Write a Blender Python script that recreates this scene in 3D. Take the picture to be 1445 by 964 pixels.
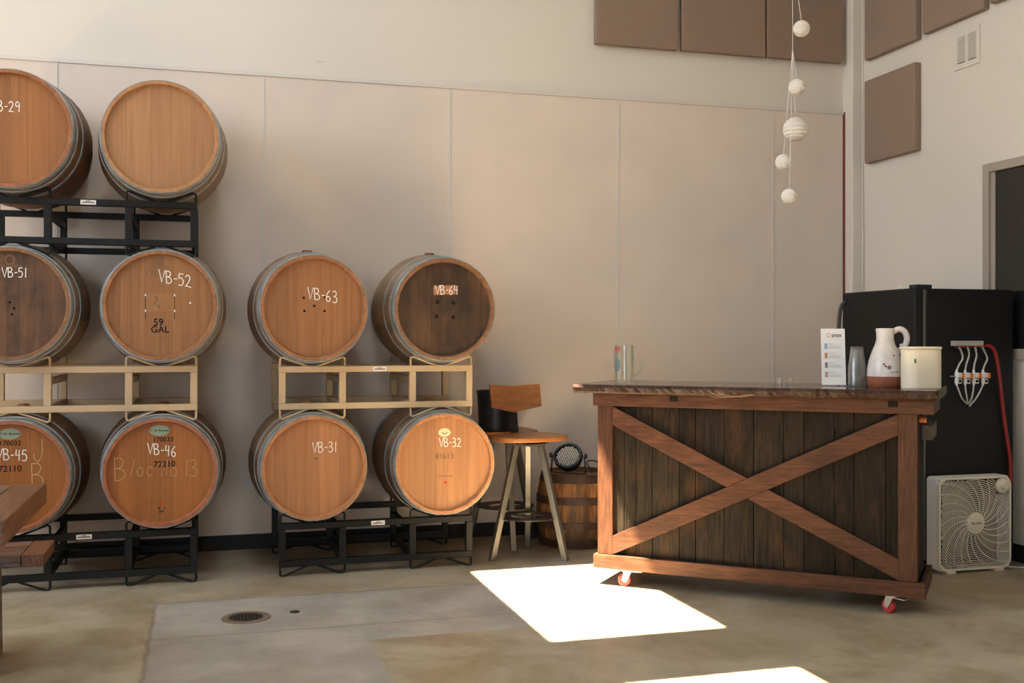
import bpy, bmesh, math, random
from mathutils import Vector, Matrix
random.seed(7)
R = math.radians
scene = bpy.context.scene
C = scene.collection
for o in list(bpy.data.objects):
    bpy.data.objects.remove(o, do_unlink=True)

# ------------------------------------------------------------------ camera
F_PX, CX, HOR, CAM_H, PHI = 1500.0, 722.5, 480.0, 1.28, R(16.07)
cam_d = bpy.data.cameras.new('camera')
cam = bpy.data.objects.new('camera', cam_d); C.objects.link(cam)
cam.location = (0, 0, CAM_H); cam.rotation_euler = (R(90), 0, -PHI)
cam_d.sensor_width = 36; cam_d.lens = F_PX / 1445 * 36; cam_d.shift_y = -2 / 1445
cam_d.clip_start = 0.05
scene.camera = cam

# ------------------------------------------------------------------ light
world = bpy.data.worlds.new('sky'); scene.world = world; world.use_nodes = True
bg = world.node_tree.nodes['Background']
bg.inputs[0].default_value = (0.74, 0.86, 1.0, 1); bg.inputs[1].default_value = 4.6
SUN_A, SUN_B = 0.33, 0.10
sd = bpy.data.lights.new('sun_offscreen', 'SUN'); sd.energy = 56.0; sd.angle = R(0.53); sd.color = (1.0, 0.84, 0.63)
sun = bpy.data.objects.new('sun_offscreen', sd); C.objects.link(sun)
sun.location = (-2, 2, 9)
sun.rotation_euler = Vector((SUN_A, SUN_B, -1)).to_track_quat('-Z', 'Y').to_euler()
scene.view_settings.view_transform = 'Standard'; scene.view_settings.look = 'None'
scene.view_settings.exposure = 0.85; scene.view_settings.gamma = 1.0
scene.view_settings.use_curve_mapping = False

# ------------------------------------------------------------------ pixel helpers
SP, CP = math.sin(PHI), math.cos(PHI)
def ray(u):                       # horizontal direction per unit depth
    k = (u - CX) / F_PX
    return SP + k * CP, CP - k * SP
def on_y(u, Y):                   # x and depth where the pixel column meets the plane y=Y
    rx, ry = ray(u); d = Y / ry; return rx * d, d
def on_x(u, X):
    rx, ry = ray(u); d = X / rx; return ry * d, d
def zpix(v, d): return CAM_H + (HOR - v) / F_PX * d
def ground(u, v, z=0.0):
    d = (CAM_H - z) * F_PX / (v - HOR); rx, ry = ray(u); return rx * d, ry * d
def at(u, d):
    rx, ry = ray(u); return rx * d, ry * d

# ------------------------------------------------------------------ materials
def mat_base(name):
    m = bpy.data.materials.new(name); m.use_nodes = True
    nt = m.node_tree; b = nt.nodes['Principled BSDF']
    return m, nt, b
def plain(name, col, rough=0.5, metal=0.0, spec=0.5, bump=0.0, bscale=200.0, var=0.0, vscale=8.0):
    m, nt, b = mat_base(name)
    b.inputs['Base Color'].default_value = (*col, 1)
    b.inputs['Roughness'].default_value = rough; b.inputs['Metallic'].default_value = metal
    b.inputs['Specular IOR Level'].default_value = spec
    tc = nt.nodes.new('ShaderNodeTexCoord')
    if bump:
        n = nt.nodes.new('ShaderNodeTexNoise'); n.inputs['Scale'].default_value = bscale
        n.inputs['Detail'].default_value = 3
        bp = nt.nodes.new('ShaderNodeBump'); bp.inputs['Strength'].default_value = bump
        bp.inputs['Distance'].default_value = 0.004
        nt.links.new(tc.outputs['Object'], n.inputs['Vector'])
        nt.links.new(n.outputs['Fac'], bp.inputs['Height']); nt.links.new(bp.outputs['Normal'], b.inputs['Normal'])
    if var:
        n = nt.nodes.new('ShaderNodeTexNoise'); n.inputs['Scale'].default_value = vscale
        n.inputs['Detail'].default_value = 6
        mp = nt.nodes.new('ShaderNodeMapRange'); mp.inputs['From Min'].default_value = .3; mp.inputs['From Max'].default_value = .7
        mp.inputs['To Min'].default_value = 1 - var; mp.inputs['To Max'].default_value = 1 + var
        mx = nt.nodes.new('ShaderNodeVectorMath'); mx.operation = 'SCALE'
        mx.inputs[0].default_value = col
        nt.links.new(tc.outputs['Object'], n.inputs['Vector']); nt.links.new(n.outputs['Fac'], mp.inputs['Value'])
        nt.links.new(mp.outputs['Result'], mx.inputs['Scale']); nt.links.new(mx.outputs['Vector'], b.inputs['Base Color'])
    return m
def wood(name, light, dark, axis=2, rough=0.5, grain=60.0, stretch=0.05, contrast=1.0, blotch=0.0,
         blotch_col=(0.02, 0.015, 0.01), rand=0.25, bump=0.15, bscale=5.0, bthr=0.5, spec=0.35):
    m, nt, b = mat_base(name); L = nt.links.new; N = nt.nodes.new
    tc = N('ShaderNodeTexCoord'); oi = N('ShaderNodeObjectInfo')
    mp = N('ShaderNodeMapping'); s = [1.0, 1.0, 1.0]; s[axis] = stretch; mp.inputs['Scale'].default_value = s
    add = N('ShaderNodeVectorMath'); add.operation = 'ADD'
    sc = N('ShaderNodeVectorMath'); sc.operation = 'SCALE'; sc.inputs[0].default_value = (3.1, 5.3, 7.7)
    L(oi.outputs['Random'], sc.inputs['Scale']); L(tc.outputs['Object'], add.inputs[0]); L(sc.outputs['Vector'], add.inputs[1])
    L(add.outputs['Vector'], mp.inputs['Vector'])
    n1 = N('ShaderNodeTexNoise'); n1.inputs['Scale'].default_value = grain; n1.inputs['Detail'].default_value = 5
    n1.inputs['Distortion'].default_value = 0.6
    L(mp.outputs['Vector'], n1.inputs['Vector'])
    cr = N('ShaderNodeMapRange'); cr.inputs['From Min'].default_value = 0.5 - .22 / contrast; cr.inputs['From Max'].default_value = 0.5 + .22 / contrast
    L(n1.outputs['Fac'], cr.inputs['Value'])
    mix = N('ShaderNodeMix'); mix.data_type = 'RGBA'
    mix.inputs['A'].default_value = (*dark, 1); mix.inputs['B'].default_value = (*light, 1)
    L(cr.outputs['Result'], mix.inputs['Factor'])
    rv = N('ShaderNodeMapRange'); rv.inputs['To Min'].default_value = 1 - rand; rv.inputs['To Max'].default_value = 1 + rand
    L(oi.outputs['Random'], rv.inputs['Value'])
    ml = N('ShaderNodeVectorMath'); ml.operation = 'SCALE'
    L(mix.outputs['Result'], ml.inputs[0]); L(rv.outputs['Result'], ml.inputs['Scale'])
    out = ml.outputs['Vector']
    if blotch:
        n2 = N('ShaderNodeTexNoise'); n2.inputs['Scale'].default_value = bscale; n2.inputs['Detail'].default_value = 7
        n2.inputs['Roughness'].default_value = .65
        mp2 = N('ShaderNodeMapping'); s2 = [1.0, 1.0, 1.0]; s2[axis] = .45; mp2.inputs['Scale'].default_value = s2
        L(tc.outputs['Object'], mp2.inputs['Vector']); L(mp2.outputs['Vector'], n2.inputs['Vector'])
        r2 = N('ShaderNodeMapRange'); r2.inputs['From Min'].default_value = bthr - .08; r2.inputs['From Max'].default_value = bthr + .14
        r2.inputs['To Max'].default_value = blotch
        L(n2.outputs['Fac'], r2.inputs['Value'])
        m2 = N('ShaderNodeMix'); m2.data_type = 'RGBA'; m2.inputs['B'].default_value = (*blotch_col, 1)
        L(out, m2.inputs['A']); L(r2.outputs['Result'], m2.inputs['Factor']); out = m2.outputs['Result']
    L(out, b.inputs['Base Color'])
    b.inputs['Roughness'].default_value = rough; b.inputs['Specular IOR Level'].default_value = spec
    if bump:
        bp = N('ShaderNodeBump'); bp.inputs['Strength'].default_value = bump; bp.inputs['Distance'].default_value = .003
        L(n1.outputs['Fac'], bp.inputs['Height']); L(bp.outputs['Normal'], b.inputs['Normal'])
    return m
def clear(name, col, body, rough=0.05):
    m = bpy.data.materials.new(name); m.use_nodes = True; nt = m.node_tree; L = nt.links.new; N = nt.nodes.new
    out = nt.nodes['Material Output']; nt.nodes.remove(nt.nodes['Principled BSDF'])
    tr = N('ShaderNodeBsdfTransparent'); tr.inputs[0].default_value = (*col, 1)
    gl = N('ShaderNodeBsdfGlossy'); gl.inputs['Roughness'].default_value = rough; gl.inputs['Color'].default_value = (.9, .9, .9, 1)
    df = N('ShaderNodeBsdfDiffuse'); df.inputs['Color'].default_value = (.75, .75, .72, 1)
    lw = N('ShaderNodeLayerWeight'); lw.inputs['Blend'].default_value = .25
    mp = N('ShaderNodeMapRange'); mp.inputs['To Min'].default_value = .03; mp.inputs['To Max'].default_value = .5
    L(lw.outputs['Facing'], mp.inputs['Value'])
    m1 = N('ShaderNodeMixShader'); m1.inputs[0].default_value = body; L(tr.outputs[0], m1.inputs[1]); L(df.outputs[0], m1.inputs[2])
    m2 = N('ShaderNodeMixShader'); L(mp.outputs['Result'], m2.inputs[0]); L(m1.outputs[0], m2.inputs[1]); L(gl.outputs[0], m2.inputs[2])
    L(m2.outputs[0], out.inputs['Surface'])
    return m

# ------------------------------------------------------------------ mesh helpers
def mk(name, verts, faces, mat, parent=None, smooth=False, loc=(0, 0, 0), rot=(0, 0, 0)):
    me = bpy.data.meshes.new(name); me.from_pydata([tuple(v) for v in verts], [], faces)
    bm = bmesh.new(); bm.from_mesh(me); bmesh.ops.recalc_face_normals(bm, faces=bm.faces); bm.to_mesh(me); bm.free()
    if smooth:
        me.polygons.foreach_set('use_smooth', [True] * len(me.polygons))
        try: me.set_sharp_from_angle(angle=R(38))
        except Exception: pass
    me.materials.append(mat)
    o = bpy.data.objects.new(name, me); C.objects.link(o); o.parent = parent
    o.location = loc; o.rotation_euler = rot
    return o
class MB:
    def __init__(s): s.v = []; s.f = []
    def add(s, vs, fs):
        k = len(s.v); s.v += [tuple(v) for v in vs]; s.f += [tuple(i + k for i in f) for f in fs]; return s
    def box(s, x0, x1, y0, y1, z0, z1):
        vs = [(x, y, z) for z in (z0, z1) for y in (y0, y1) for x in (x0, x1)]
        return s.add(vs, [(0, 2, 3, 1), (4, 5, 7, 6), (0, 1, 5, 4), (2, 6, 7, 3), (0, 4, 6, 2), (1, 3, 7, 5)])
    def prism(s, poly, ax, a, b):          # poly in the two other axes, extruded along ax from a to b
        n = len(poly)
        def P(p, t):
            return {0: (t, p[0], p[1]), 1: (p[0], t, p[1]), 2: (p[0], p[1], t)}[ax]
        vs = [P(p, a) for p in poly] + [P(p, b) for p in poly]
        fs = [tuple(range(n)), tuple(range(2 * n - 1, n - 1, -1))] + [(i, (i + 1) % n, n + (i + 1) % n, n + i) for i in range(n)]
        return s.add(vs, fs)
    def lathe(s, prof, n=32, cx=0, cy=0, cz=0, axis=2, closed=False):
        vs = []; m = len(prof)
        for i in range(n):
            a = 2 * math.pi * i / n
            for r, h in prof:
                x, y = r * math.cos(a), r * math.sin(a)
                vs.append({2: (cx + x, cy + y, cz + h), 1: (cx + x, cy + h, cz + y), 0: (cx + h, cy + x, cz + y)}[axis])
        fs = []
        for i in range(n):
            j = (i + 1) % n
            for k in range(m if closed else m - 1):
                l = (k + 1) % m
                fs.append((i * m + k, j * m + k, j * m + l, i * m + l))
        if not closed:
            if prof[0][0] > 1e-6: fs.append(tuple(i * m for i in range(n)))
            if prof[-1][0] > 1e-6: fs.append(tuple(i * m + m - 1 for i in range(n)))
        return s.add(vs, fs)
    def tube(s, pts, r, n=8, cyc=False):
        pts = [Vector(p) for p in pts]; m = len(pts); vs = []; fs = []; up = None
        for i, p in enumerate(pts):
            a = pts[(i - 1) % m] if (i > 0 or cyc) else p
            b = pts[(i + 1) % m] if (i < m - 1 or cyc) else p
            t = (b - a).normalized()
            if up is None:
                up = Vector((0, 0, 1)) if abs(t.z) < .9 else Vector((1, 0, 0))
            x = t.cross(up).normalized(); up = x.cross(t).normalized()
            rr = r[i] if isinstance(r, (list, tuple)) else r
            for k in range(n):
                q = 2 * math.pi * k / n
                vs.append(p + x * (math.cos(q) * rr) + up * (math.sin(q) * rr))
        for i in range(m if cyc else m - 1):
            j = (i + 1) % m
            for k in range(n):
                l = (k + 1) % n; fs.append((i * n + k, i * n + l, j * n + l, j * n + k))
        if not cyc:
            fs.append(tuple(range(n))); fs.append(tuple(range((m - 1) * n, m * n)))
        return s.add(vs, fs)
    def bar(s, p, q, w, h, side=None):     # rectangular bar between two points
        p, q = Vector(p), Vector(q); t = (q - p).normalized()
        up = Vector(side) if side else (Vector((0, 0, 1)) if abs(t.z) < .9 else Vector((0, 1, 0)))
        x = t.cross(up).normalized(); y = x.cross(t).normalized()
        vs = [c + x * (a * w / 2) + y * (b * h / 2) for c in (p, q) for a, b in ((-1, -1), (1, -1), (1, 1), (-1, 1))]
        return s.add(vs, [(0, 1, 2, 3), (7, 6, 5, 4), (0, 4, 5, 1), (1, 5, 6, 2), (2, 6, 7, 3), (3, 7, 4, 0)])
    def build(s, name, mat, parent=None, smooth=False, bevel=0.0, loc=(0, 0, 0), rot=(0, 0, 0), seg=2):
        o = mk(name, s.v, s.f, mat, parent, smooth, loc, rot)
        if bevel:
            md = o.modifiers.new('bevel', 'BEVEL'); md.width = bevel; md.segments = seg; md.limit_method = 'ANGLE'
        return o
def catmull(pts, k=6, cyc=False):
    out = []; n = len(pts); P = [Vector(p) for p in pts]
    for i in range(n if cyc else n - 1):
        p0 = P[(i - 1) % n] if (cyc or i > 0) else P[0]; p1 = P[i]; p2 = P[(i + 1) % n]
        p3 = P[(i + 2) % n] if (cyc or i + 2 < n) else P[-1]
        for j in range(k):
            t = j / k
            out.append(.5 * ((2 * p1) + (p2 - p0) * t + (2 * p0 - 5 * p1 + 4 * p2 - p3) * t * t + (3 * p1 - p0 - 3 * p2 + p3) * t ** 3))
    if not cyc: out.append(P[-1])
    return out
def rrect(w, h, r, n=6, cx=0, cy=0):
    pts = []
    for (sx, sy, a0) in ((1, 1, 0), (-1, 1, 90), (-1, -1, 180), (1, -1, 270)):
        for i in range(n + 1):
            a = R(a0 + 90 * i / n)
            pts.append((cx + sx * (w / 2 - r) + r * math.cos(a), cy + sy * (h / 2 - r) + r * math.sin(a)))
    return pts
def thing(name, label, cat, loc=(0, 0, 0), rz=0.0, group=None):
    o = bpy.data.objects.new(name, None); C.objects.link(o); o.location = loc; o.rotation_euler = (0, 0, rz)
    o.empty_display_size = .05
    return tag(o, label, cat, group)
def tag(o, label, cat, group=None):
    o['label'] = label; o['category'] = cat
    if group: o['group'] = group
    return o
def struct(o, label=None):
    o['kind'] = 'structure'
    if label: o['label'] = label
    return o
def text_mesh(name, body, size, mat, parent, loc, rot, align='CENTER', extrude=0.0):
    cu = bpy.data.curves.new(name, 'FONT'); cu.body = body; cu.size = size; cu.align_x = align; cu.align_y = 'CENTER'
    cu.resolution_u = 3; cu.extrude = extrude; cu.offset = size * .014
    tmp = bpy.data.objects.new('tmp_text', cu); C.objects.link(tmp)
    dg = bpy.context.evaluated_depsgraph_get(); dg.update()
    me = bpy.data.meshes.new_from_object(tmp.evaluated_get(dg))
    bpy.data.objects.remove(tmp, do_unlink=True); bpy.data.curves.remove(cu)
    me.name = name; me.materials.clear(); me.materials.append(mat)
    o = bpy.data.objects.new(name, me); C.objects.link(o); o.parent = parent; o.location = loc; o.rotation_euler = rot
    return o
GLYPH = {
 'V': (0, [[(0, 1), (.28, 0), (.58, 1.02)]]),
 'B': (1, [[(.04, 0), (.02, .5), (.0, 1)], [(.0, .98), (.3, .98), (.42, .8), (.3, .58), (.04, .52)], [(.04, .52), (.38, .48), (.52, .25), (.35, .03), (.02, .0)]]),
 '-': (0, [[(.05, .45), (.38, .5)]]),
 '0': (1, [[(.25, 1), (.04, .75), (.04, .25), (.25, 0), (.46, .25), (.46, .75), (.25, 1)]]),
 '1': (0, [[(.15, 0), (.17, 1)]]),
 '2': (1, [[(0, .78), (.2, 1), (.42, .8), (.3, .42), (.02, .03), (.15, .06), (.52, .0)]]),
 '3': (1, [[(0, .92), (.25, 1), (.4, .8), (.28, .58), (.12, .54), (.36, .48), (.46, .25), (.28, .0), (0, .06)]]),
 '4': (0, [[(.1, 1), (.04, .5), (.46, .52)], [(.38, .98), (.36, 0)]]),
 '5': (1, [[(.46, 1), (.25, .98), (.08, .97), (.06, .8), (.05, .6), (.3, .63), (.46, .35), (.3, .03), (0, .05)]]),
 '6': (1, [[(.4, 1), (.12, .65), (.03, .25), (.2, 0), (.42, .15), (.36, .42), (.15, .43), (.04, .28)]]),
 '9': (1, [[(.42, .8), (.25, 1), (.05, .8), (.12, .55), (.36, .6), (.42, .8), (.42, .4), (.38, .0)]]),
 'J': (1, [[(.4, 1), (.42, .4), (.25, 0), (.02, .15), (.02, .35)]]),
 'l': (0, [[(.3, 1), (.05, 0)]]),
 'o': (1, [[(.25, .55), (.04, .35), (.1, .03), (.35, .05), (.42, .35), (.25, .55)]]),
 'c': (1, [[(.4, .48), (.2, .56), (.03, .3), (.15, .02), (.42, .08)]]),
 'N': (0, [[(.02, 0), (.06, .9), (.4, .05), (.46, .95)]]),
 'W': (0, [[(0, 1), (.15, 0), (.3, .7), (.46, 0), (.62, 1)]]),
 ' ': (0, [])}
def chalk(name, body, h, x, z, y, mat, parent, slope=0.0, w=.006, adv=None):
    cx = 0; k = 0; o = None
    for ch in body:
        mb = MB()
        sm, strokes = GLYPH[ch]
        for st in strokes:
            p = catmull([(a, b, 0) for a, b in st], 5) if sm else [Vector((a, b, 0)) for a, b in st]
            p = [Vector((x + (cx + q.x) * h * .85, z + q.y * h - slope * (cx + q.x) * h)) for q in p]
            k += 1; p = [q for i, q in enumerate(p) if i == 0 or (q - p[i - 1]).length > 1e-5]
            vs = []; m = len(p)
            for i in range(m):
                t = (p[min(i + 1, m - 1)] - p[max(i - 1, 0)]).normalized(); n = Vector((-t.y, t.x)) * w / 2
                if 0 < i < m - 1:
                    t1 = (p[i] - p[i - 1]).normalized(); n /= max(.5, abs(t1.dot(t)))
                vs += [(p[i].x + n.x, y - .0002 * k, p[i].y + n.y), (p[i].x - n.x, y - .0002 * k, p[i].y - n.y)]
            mb.add(vs, [(2 * i, 2 * i + 1, 2 * i + 3, 2 * i + 2) for i in range(m - 1)])
        if mb.v: o = mb.build(name, mat, parent)
        cx += {'-': .5, '1': .4, ' ': .3, 'V': .68, 'l': .45}.get(ch, .66)
    return o

# ------------------------------------------------------------------ shared materials
M = {}
M['wall'] = plain('white_wall_paint', (.68, .62, .53), .75, bump=.05, bscale=120)
M['wall_r'] = M['wall']                             # both walls carry the same paint
M['fabric'] = plain('wall_panel_fabric', (.69, .58, .485), .95, bump=.25, bscale=500, var=.03, vscale=3)
M['acoustic'] = plain('acoustic_fabric', (.27, .185, .13), .95, bump=.3, bscale=500, var=.05, vscale=60)
M['batten'] = plain('batten_paint', (.64, .58, .51), .7)
M['base'] = plain('dark_baseboard_rubber', (.016, .014, .012), .6, spec=.3)
M['ceil'] = plain('ceiling_paint', (.66, .63, .57), .8)
M['red'] = plain('dark_red_paint', (.20, .03, .02), .6)
M['black_steel'] = plain('black_powder_coat', (.012, .011, .010), .5, spec=.2)
M['cream_steel'] = plain('cream_powder_coat', (.52, .37, .21), .45)
M['hoop'] = plain('galvanised_hoop', (.38, .42, .43), .45, metal=.6, var=.3, vscale=14)
M['chalk'] = plain('chalk', (.85, .80, .72), .9)
M['chalk_faint'] = plain('faint_chalk', (.52, .33, .17), .9)
M['ink'] = plain('black_stamp_ink', (.012, .008, .006), .85, spec=.2)
M['ink_faint'] = plain('faint_brown_stamp', (.20, .105, .05), .8)
M['white_label'] = plain('white_sticker', (.75, .74, .70), .5)
M['steel'] = plain('brushed_leg_steel', (.20, .19, .165), .42, metal=.8)
M['dark_metal'] = plain('dark_metal', (.035, .03, .027), .45, metal=.6)
M['black_plastic'] = plain('black_plastic', (.012, .012, .012), .4)
M['fridge'] = plain('black_fridge_enamel', (.007, .007, .007), .5, spec=.3, bump=.15, bscale=350)
M['fan_plastic'] = plain('cream_fan_plastic', (.76, .69, .55), .45)
M['fan_side'] = plain('white_fan_casing', (.80, .80, .78), .45)
M['cream_plastic'] = plain('cream_plastic', (.74, .67, .52), .35)
M['paper'] = plain('white_paper', (.82, .80, .76), .8)
M['lantern'] = plain('lantern_paper', (.80, .74, .65), .85)
M['chrome'] = plain('zinc_metal', (.55, .55, .53), .3, metal=.9)
M['caster'] = plain('red_caster_rubber', (.45, .03, .03), .4)
M['hose_red'] = plain('red_hose', (.26, .012, .012), .45)
M['hose_clear'] = plain('milky_hose', (.52, .50, .44), .3)
M['orange'] = plain('orange_plastic', (.75, .20, .03), .4)
M['glass'] = clear('mug_glass', (.965, .985, .975), .008)
M['cup'] = clear('clear_cup_plastic', (.95, .95, .93), .045, .25)
M['acrylic'] = clear('clear_acrylic', (.95, .95, .93), .1, .1)
M['frame_metal'] = plain('window_frame_paint', (.36, .30, .24), .5)
M['dark_glass'] = plain('dark_window_glass', (.012, .013, .012), .12, spec=.6)
M['seat_wood'] = wood('stool_wood', (.44, .175, .055), (.30, .11, .032), axis=0, rough=.35, grain=45, rand=.06)
M['counter_red'] = wood('counter_trim_wood', (.120, .048, .021), (.050, .019, .009), axis=0, rough=.5, grain=95, stretch=.09, rand=.18, contrast=1.0, blotch=.6, blotch_col=(.028, .012, .007), bscale=8, bthr=.54, bump=.4, spec=.2)
M['counter_red_v'] = wood('counter_post_wood', (.120, .048, .021), (.050, .019, .009), axis=2, rough=.5, grain=95, stretch=.09, rand=.12, contrast=1.0, blotch=.6, blotch_col=(.028, .012, .007), bscale=8, bthr=.54, bump=.4, spec=.2)
M['counter_red_y'] = wood('counter_end_wood', (.120, .048, .021), (.050, .019, .009), axis=1, rough=.5, grain=95, stretch=.09, rand=.12, contrast=1.0, blotch=.6, blotch_col=(.028, .012, .007), bscale=8, bthr=.54, bump=.4, spec=.2)
M['counter_dark'] = wood('counter_plank_wood', (.028, .019, .010), (.008, .0055, .0035), axis=2, rough=.6, grain=80, stretch=.08, rand=.35, contrast=1.2, blotch=.5, blotch_col=(.085, .034, .012), bscale=9, bthr=.6, bump=.4, spec=.12)
M['slab'] = wood('counter_slab_wood', (.13, .052, .018), (.022, .011, .006), axis=0, rough=.14, grain=60, stretch=.7, contrast=1.3, rand=.05, spec=.5)
M['slab_end'] = wood('slab_end_grain', (.15, .12, .09), (.08, .06, .045), axis=1, rough=.7, grain=40)
M['table'] = wood('table_wood', (.20, .080, .036), (.05, .024, .014), axis=0, rough=.3, grain=90, stretch=.06, rand=.35, contrast=1.3, blotch=.7, blotch_col=(.12, .115, .12), bscale=12, bthr=.54, bump=.3)
M['table_y'] = wood('table_end_wood', (.20, .080, .033), (.075, .031, .015), axis=1, rough=.4, grain=90, stretch=.06, contrast=1.2, rand=.1, bump=.3)
M['keg'] = wood('whiskey_keg_wood', (.36, .16, .05), (.10, .042, .016), axis=2, rough=.6, grain=45, rand=.4, contrast=1.2, blotch=.7, blotch_col=(.03, .018, .01), bscale=7, bthr=.53)
M['keg_hoop'] = plain('rusty_hoop', (.07, .04, .027), .6, metal=.4, var=.3, vscale=20)

def floor_mat():
    m, nt, b = mat_base('polished_concrete'); L = nt.links.new; N = nt.nodes.new
    tc = N('ShaderNodeTexCoord'); sep = N('ShaderNodeSeparateXYZ'); L(tc.outputs['Object'], sep.inputs[0])
    def noise(sc, det=6, rg=.6, dist=0.0):
        n = N('ShaderNodeTexNoise'); n.inputs['Scale'].default_value = sc; n.inputs['Detail'].default_value = det
        n.inputs['Roughness'].default_value = rg; n.inputs['Distortion'].default_value = dist
        L(tc.outputs['Object'], n.inputs['Vector']); return n.outputs['Fac']
    def math_(op, a, b_=None):
        n = N('ShaderNodeMath'); n.operation = op
        for i, q in enumerate((a, b_)):
            if q is None: continue
            if isinstance(q, (int, float)): n.inputs[i].default_value = q
            else: L(q, n.inputs[i])
        return n.outputs[0]
    def ramp(v, lo, hi, a=0.0, b_=1.0):
        n = N('ShaderNodeMapRange'); n.inputs['From Min'].default_value = lo; n.inputs['From Max'].default_value = hi
        n.inputs['To Min'].default_value = a; n.inputs['To Max'].default_value = b_; L(v, n.inputs['Value']); return n.outputs['Result']
    def mixc(f, A, B):
        n = N('ShaderNodeMix'); n.data_type = 'RGBA'
        for k, q in (('Factor', f), ('A', A), ('B', B)):
            if isinstance(q, tuple): n.inputs[k].default_value = (*q, 1)
            elif isinstance(q, (int, float)): n.inputs[k].default_value = q
            else: L(q, n.inputs[k])
        return n.outputs['Result']
    wob = math_('MULTIPLY', math_('SUBTRACT', noise(9, 4), .5), .05)
    x = math_('ADD', sep.outputs['X'], wob); y = math_('ADD', sep.outputs['Y'], wob)
    def between(v, a, c):
        return math_('MULTIPLY', ramp(v, a - .008, a + .008), ramp(v, c - .008, c + .008, 1.0, 0.0))
    g1 = math_('MULTIPLY', between(x, -.23, 1.95), between(y, 4.53, 5.42))
    g2 = math_('MULTIPLY', between(x, -.23, .67), between(y, -9, 4.535))
    grey = math_('MAXIMUM', g1, g2)
    tan = mixc(ramp(noise(1.6, 7, .65, .8), .38, .62), (.30, .235, .145), (.43, .37, .265))
    tan = mixc(ramp(noise(5, 8, .7), .52, .72, 0, .5), tan, (.22, .165, .10))
    tan = mixc(ramp(noise(22, 8, .75), .5, .75, 0, .4), tan, (.46, .40, .30))
    gry = mixc(ramp(noise(2.5, 7, .65), .38, .62), (.32, .295, .245), (.43, .405, .345))
    gry = mixc(ramp(noise(18, 8, .75), .5, .75, 0, .35), gry, (.22, .195, .155))
    col = mixc(grey, tan, gry)
    cut = math_('MULTIPLY', between(y, 4.775, 4.787), between(x, -.23, 1.95))
    e1 = math_('MULTIPLY', between(x, -.238, -.226), between(y, -9, 5.42))
    e2 = math_('MULTIPLY', between(y, 5.414, 5.426), between(x, -.23, 1.95))
    lines = math_('MAXIMUM', cut, math_('MAXIMUM', e1, e2))
    col = mixc(math_('MULTIPLY', lines, .55), col, (.10, .075, .05))
    scr = N('ShaderNodeTexNoise'); scr.inputs['Scale'].default_value = 3.5; scr.inputs['Detail'].default_value = 2; scr.inputs['Distortion'].default_value = 3.5
    L(tc.outputs['Object'], scr.inputs['Vector'])
    line = ramp(math_('ABSOLUTE', math_('SUBTRACT', scr.outputs['Fac'], .5)), .0, .006, .5, 0.0)
    col = mixc(math_('MULTIPLY', line, ramp(noise(3, 3), .48, .6)), col, (.14, .10, .065))
    L(col, b.inputs['Base Color'])
    L(ramp(noise(4, 6), .35, .65, .30, .5), b.inputs['Roughness'])
    b.inputs['Specular IOR Level'].default_value = .4
    bp = N('ShaderNodeBump'); bp.inputs['Strength'].default_value = .08; bp.inputs['Distance'].default_value = .004
    L(noise(40, 5), bp.inputs['Height']); L(bp.outputs['Normal'], b.inputs['Normal'])
    return m

# ------------------------------------------------------------------ the room
WY, WX = 6.71, 4.511               # faces of the back wall panels and of the right wall
XL, YR, ZC = -4.6, -3.6, 5.0       # left wall, rear wall, ceiling
struct(MB().box(XL - .2, WX + .3, YR - .2, WY + .3, -.12, 0).build('floor', floor_mat()), 'polished tan and grey concrete floor with saw cuts')
wb = struct(MB().box(XL - .2, WX + .3, WY + .02, WY + .2, 0, ZC).build('wall_back', M['wall']), 'white painted upper back wall')
struct(MB().box(WX, WX + .2, YR, WY + .02, 0, ZC).build('wall_right', M['wall_r']), 'painted side wall with vent and dark window')
def holed(name, mat, ax, c0, c1, us, vs, holes):
    mb = MB()
    for i in range(len(us) - 1):
        for j in range(len(vs) - 1):
            mu, mv = (us[i] + us[i + 1]) / 2, (vs[j] + vs[j + 1]) / 2
            if any(h[0] < mu < h[1] and h[2] < mv < h[3] for h in holes): continue
            a = {2: (us[i], us[i + 1], vs[j], vs[j + 1], c0, c1), 1: (us[i], us[i + 1], c0, c1, vs[j], vs[j + 1]),
                 0: (c0, c1, us[i], us[i + 1], vs[j], vs[j + 1])}[ax]
            mb.box(*a)
    return struct(mb.build(name, mat))
SX0, SX1 = 1.405 - SUN_A * ZC, 2.215 - SUN_A * ZC
sky = [(SX0, SX1, 4.29 - SUN_B * ZC, 5.70 - SUN_B * ZC), (SX0, SX1, 2.27 - SUN_B * ZC, 3.68 - SUN_B * ZC)]
ys = sorted([YR - .2, WY + .2] + [h[2] for h in sky] + [h[3] for h in sky])
holed('ceiling', M['ceil'], 2, ZC, ZC + .04, [XL - .2, SX0, SX1, WX + .3], ys, sky)
rear = [(-2.6, -.8, .25, 2.6)]
holed('wall_rear', M['wall'], 1, YR - .15, YR, [XL - .2, -2.6, -.8, WX + .2], [0, .25, 2.6, ZC], rear)
left = [(1.0, 5.6, 2.4, 4.7)]
holed('wall_left', M['wall'], 0, XL - .15, XL, [YR, 1.0, 5.6, WY + .02], [0, 2.4, 4.7, ZC], left)
def portal(name, loc, rot, sx, sy):      # sampling guides for the sky in the window openings
    l = bpy.data.lights.new(name, 'AREA'); l.shape = 'RECTANGLE'; l.size = sx; l.size_y = sy
    l.cycles.is_portal = True
    o = bpy.data.objects.new(name, l); C.objects.link(o); o.location = loc; o.rotation_euler = rot
portal('window_rear_offscreen', (-1.7, YR - .07, 1.425), (R(90), 0, 0), 1.8, 2.35)
portal('window_left_offscreen', (XL - .07, 3.3, 3.55), (R(90), 0, R(-90)), 4.6, 2.3)
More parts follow.
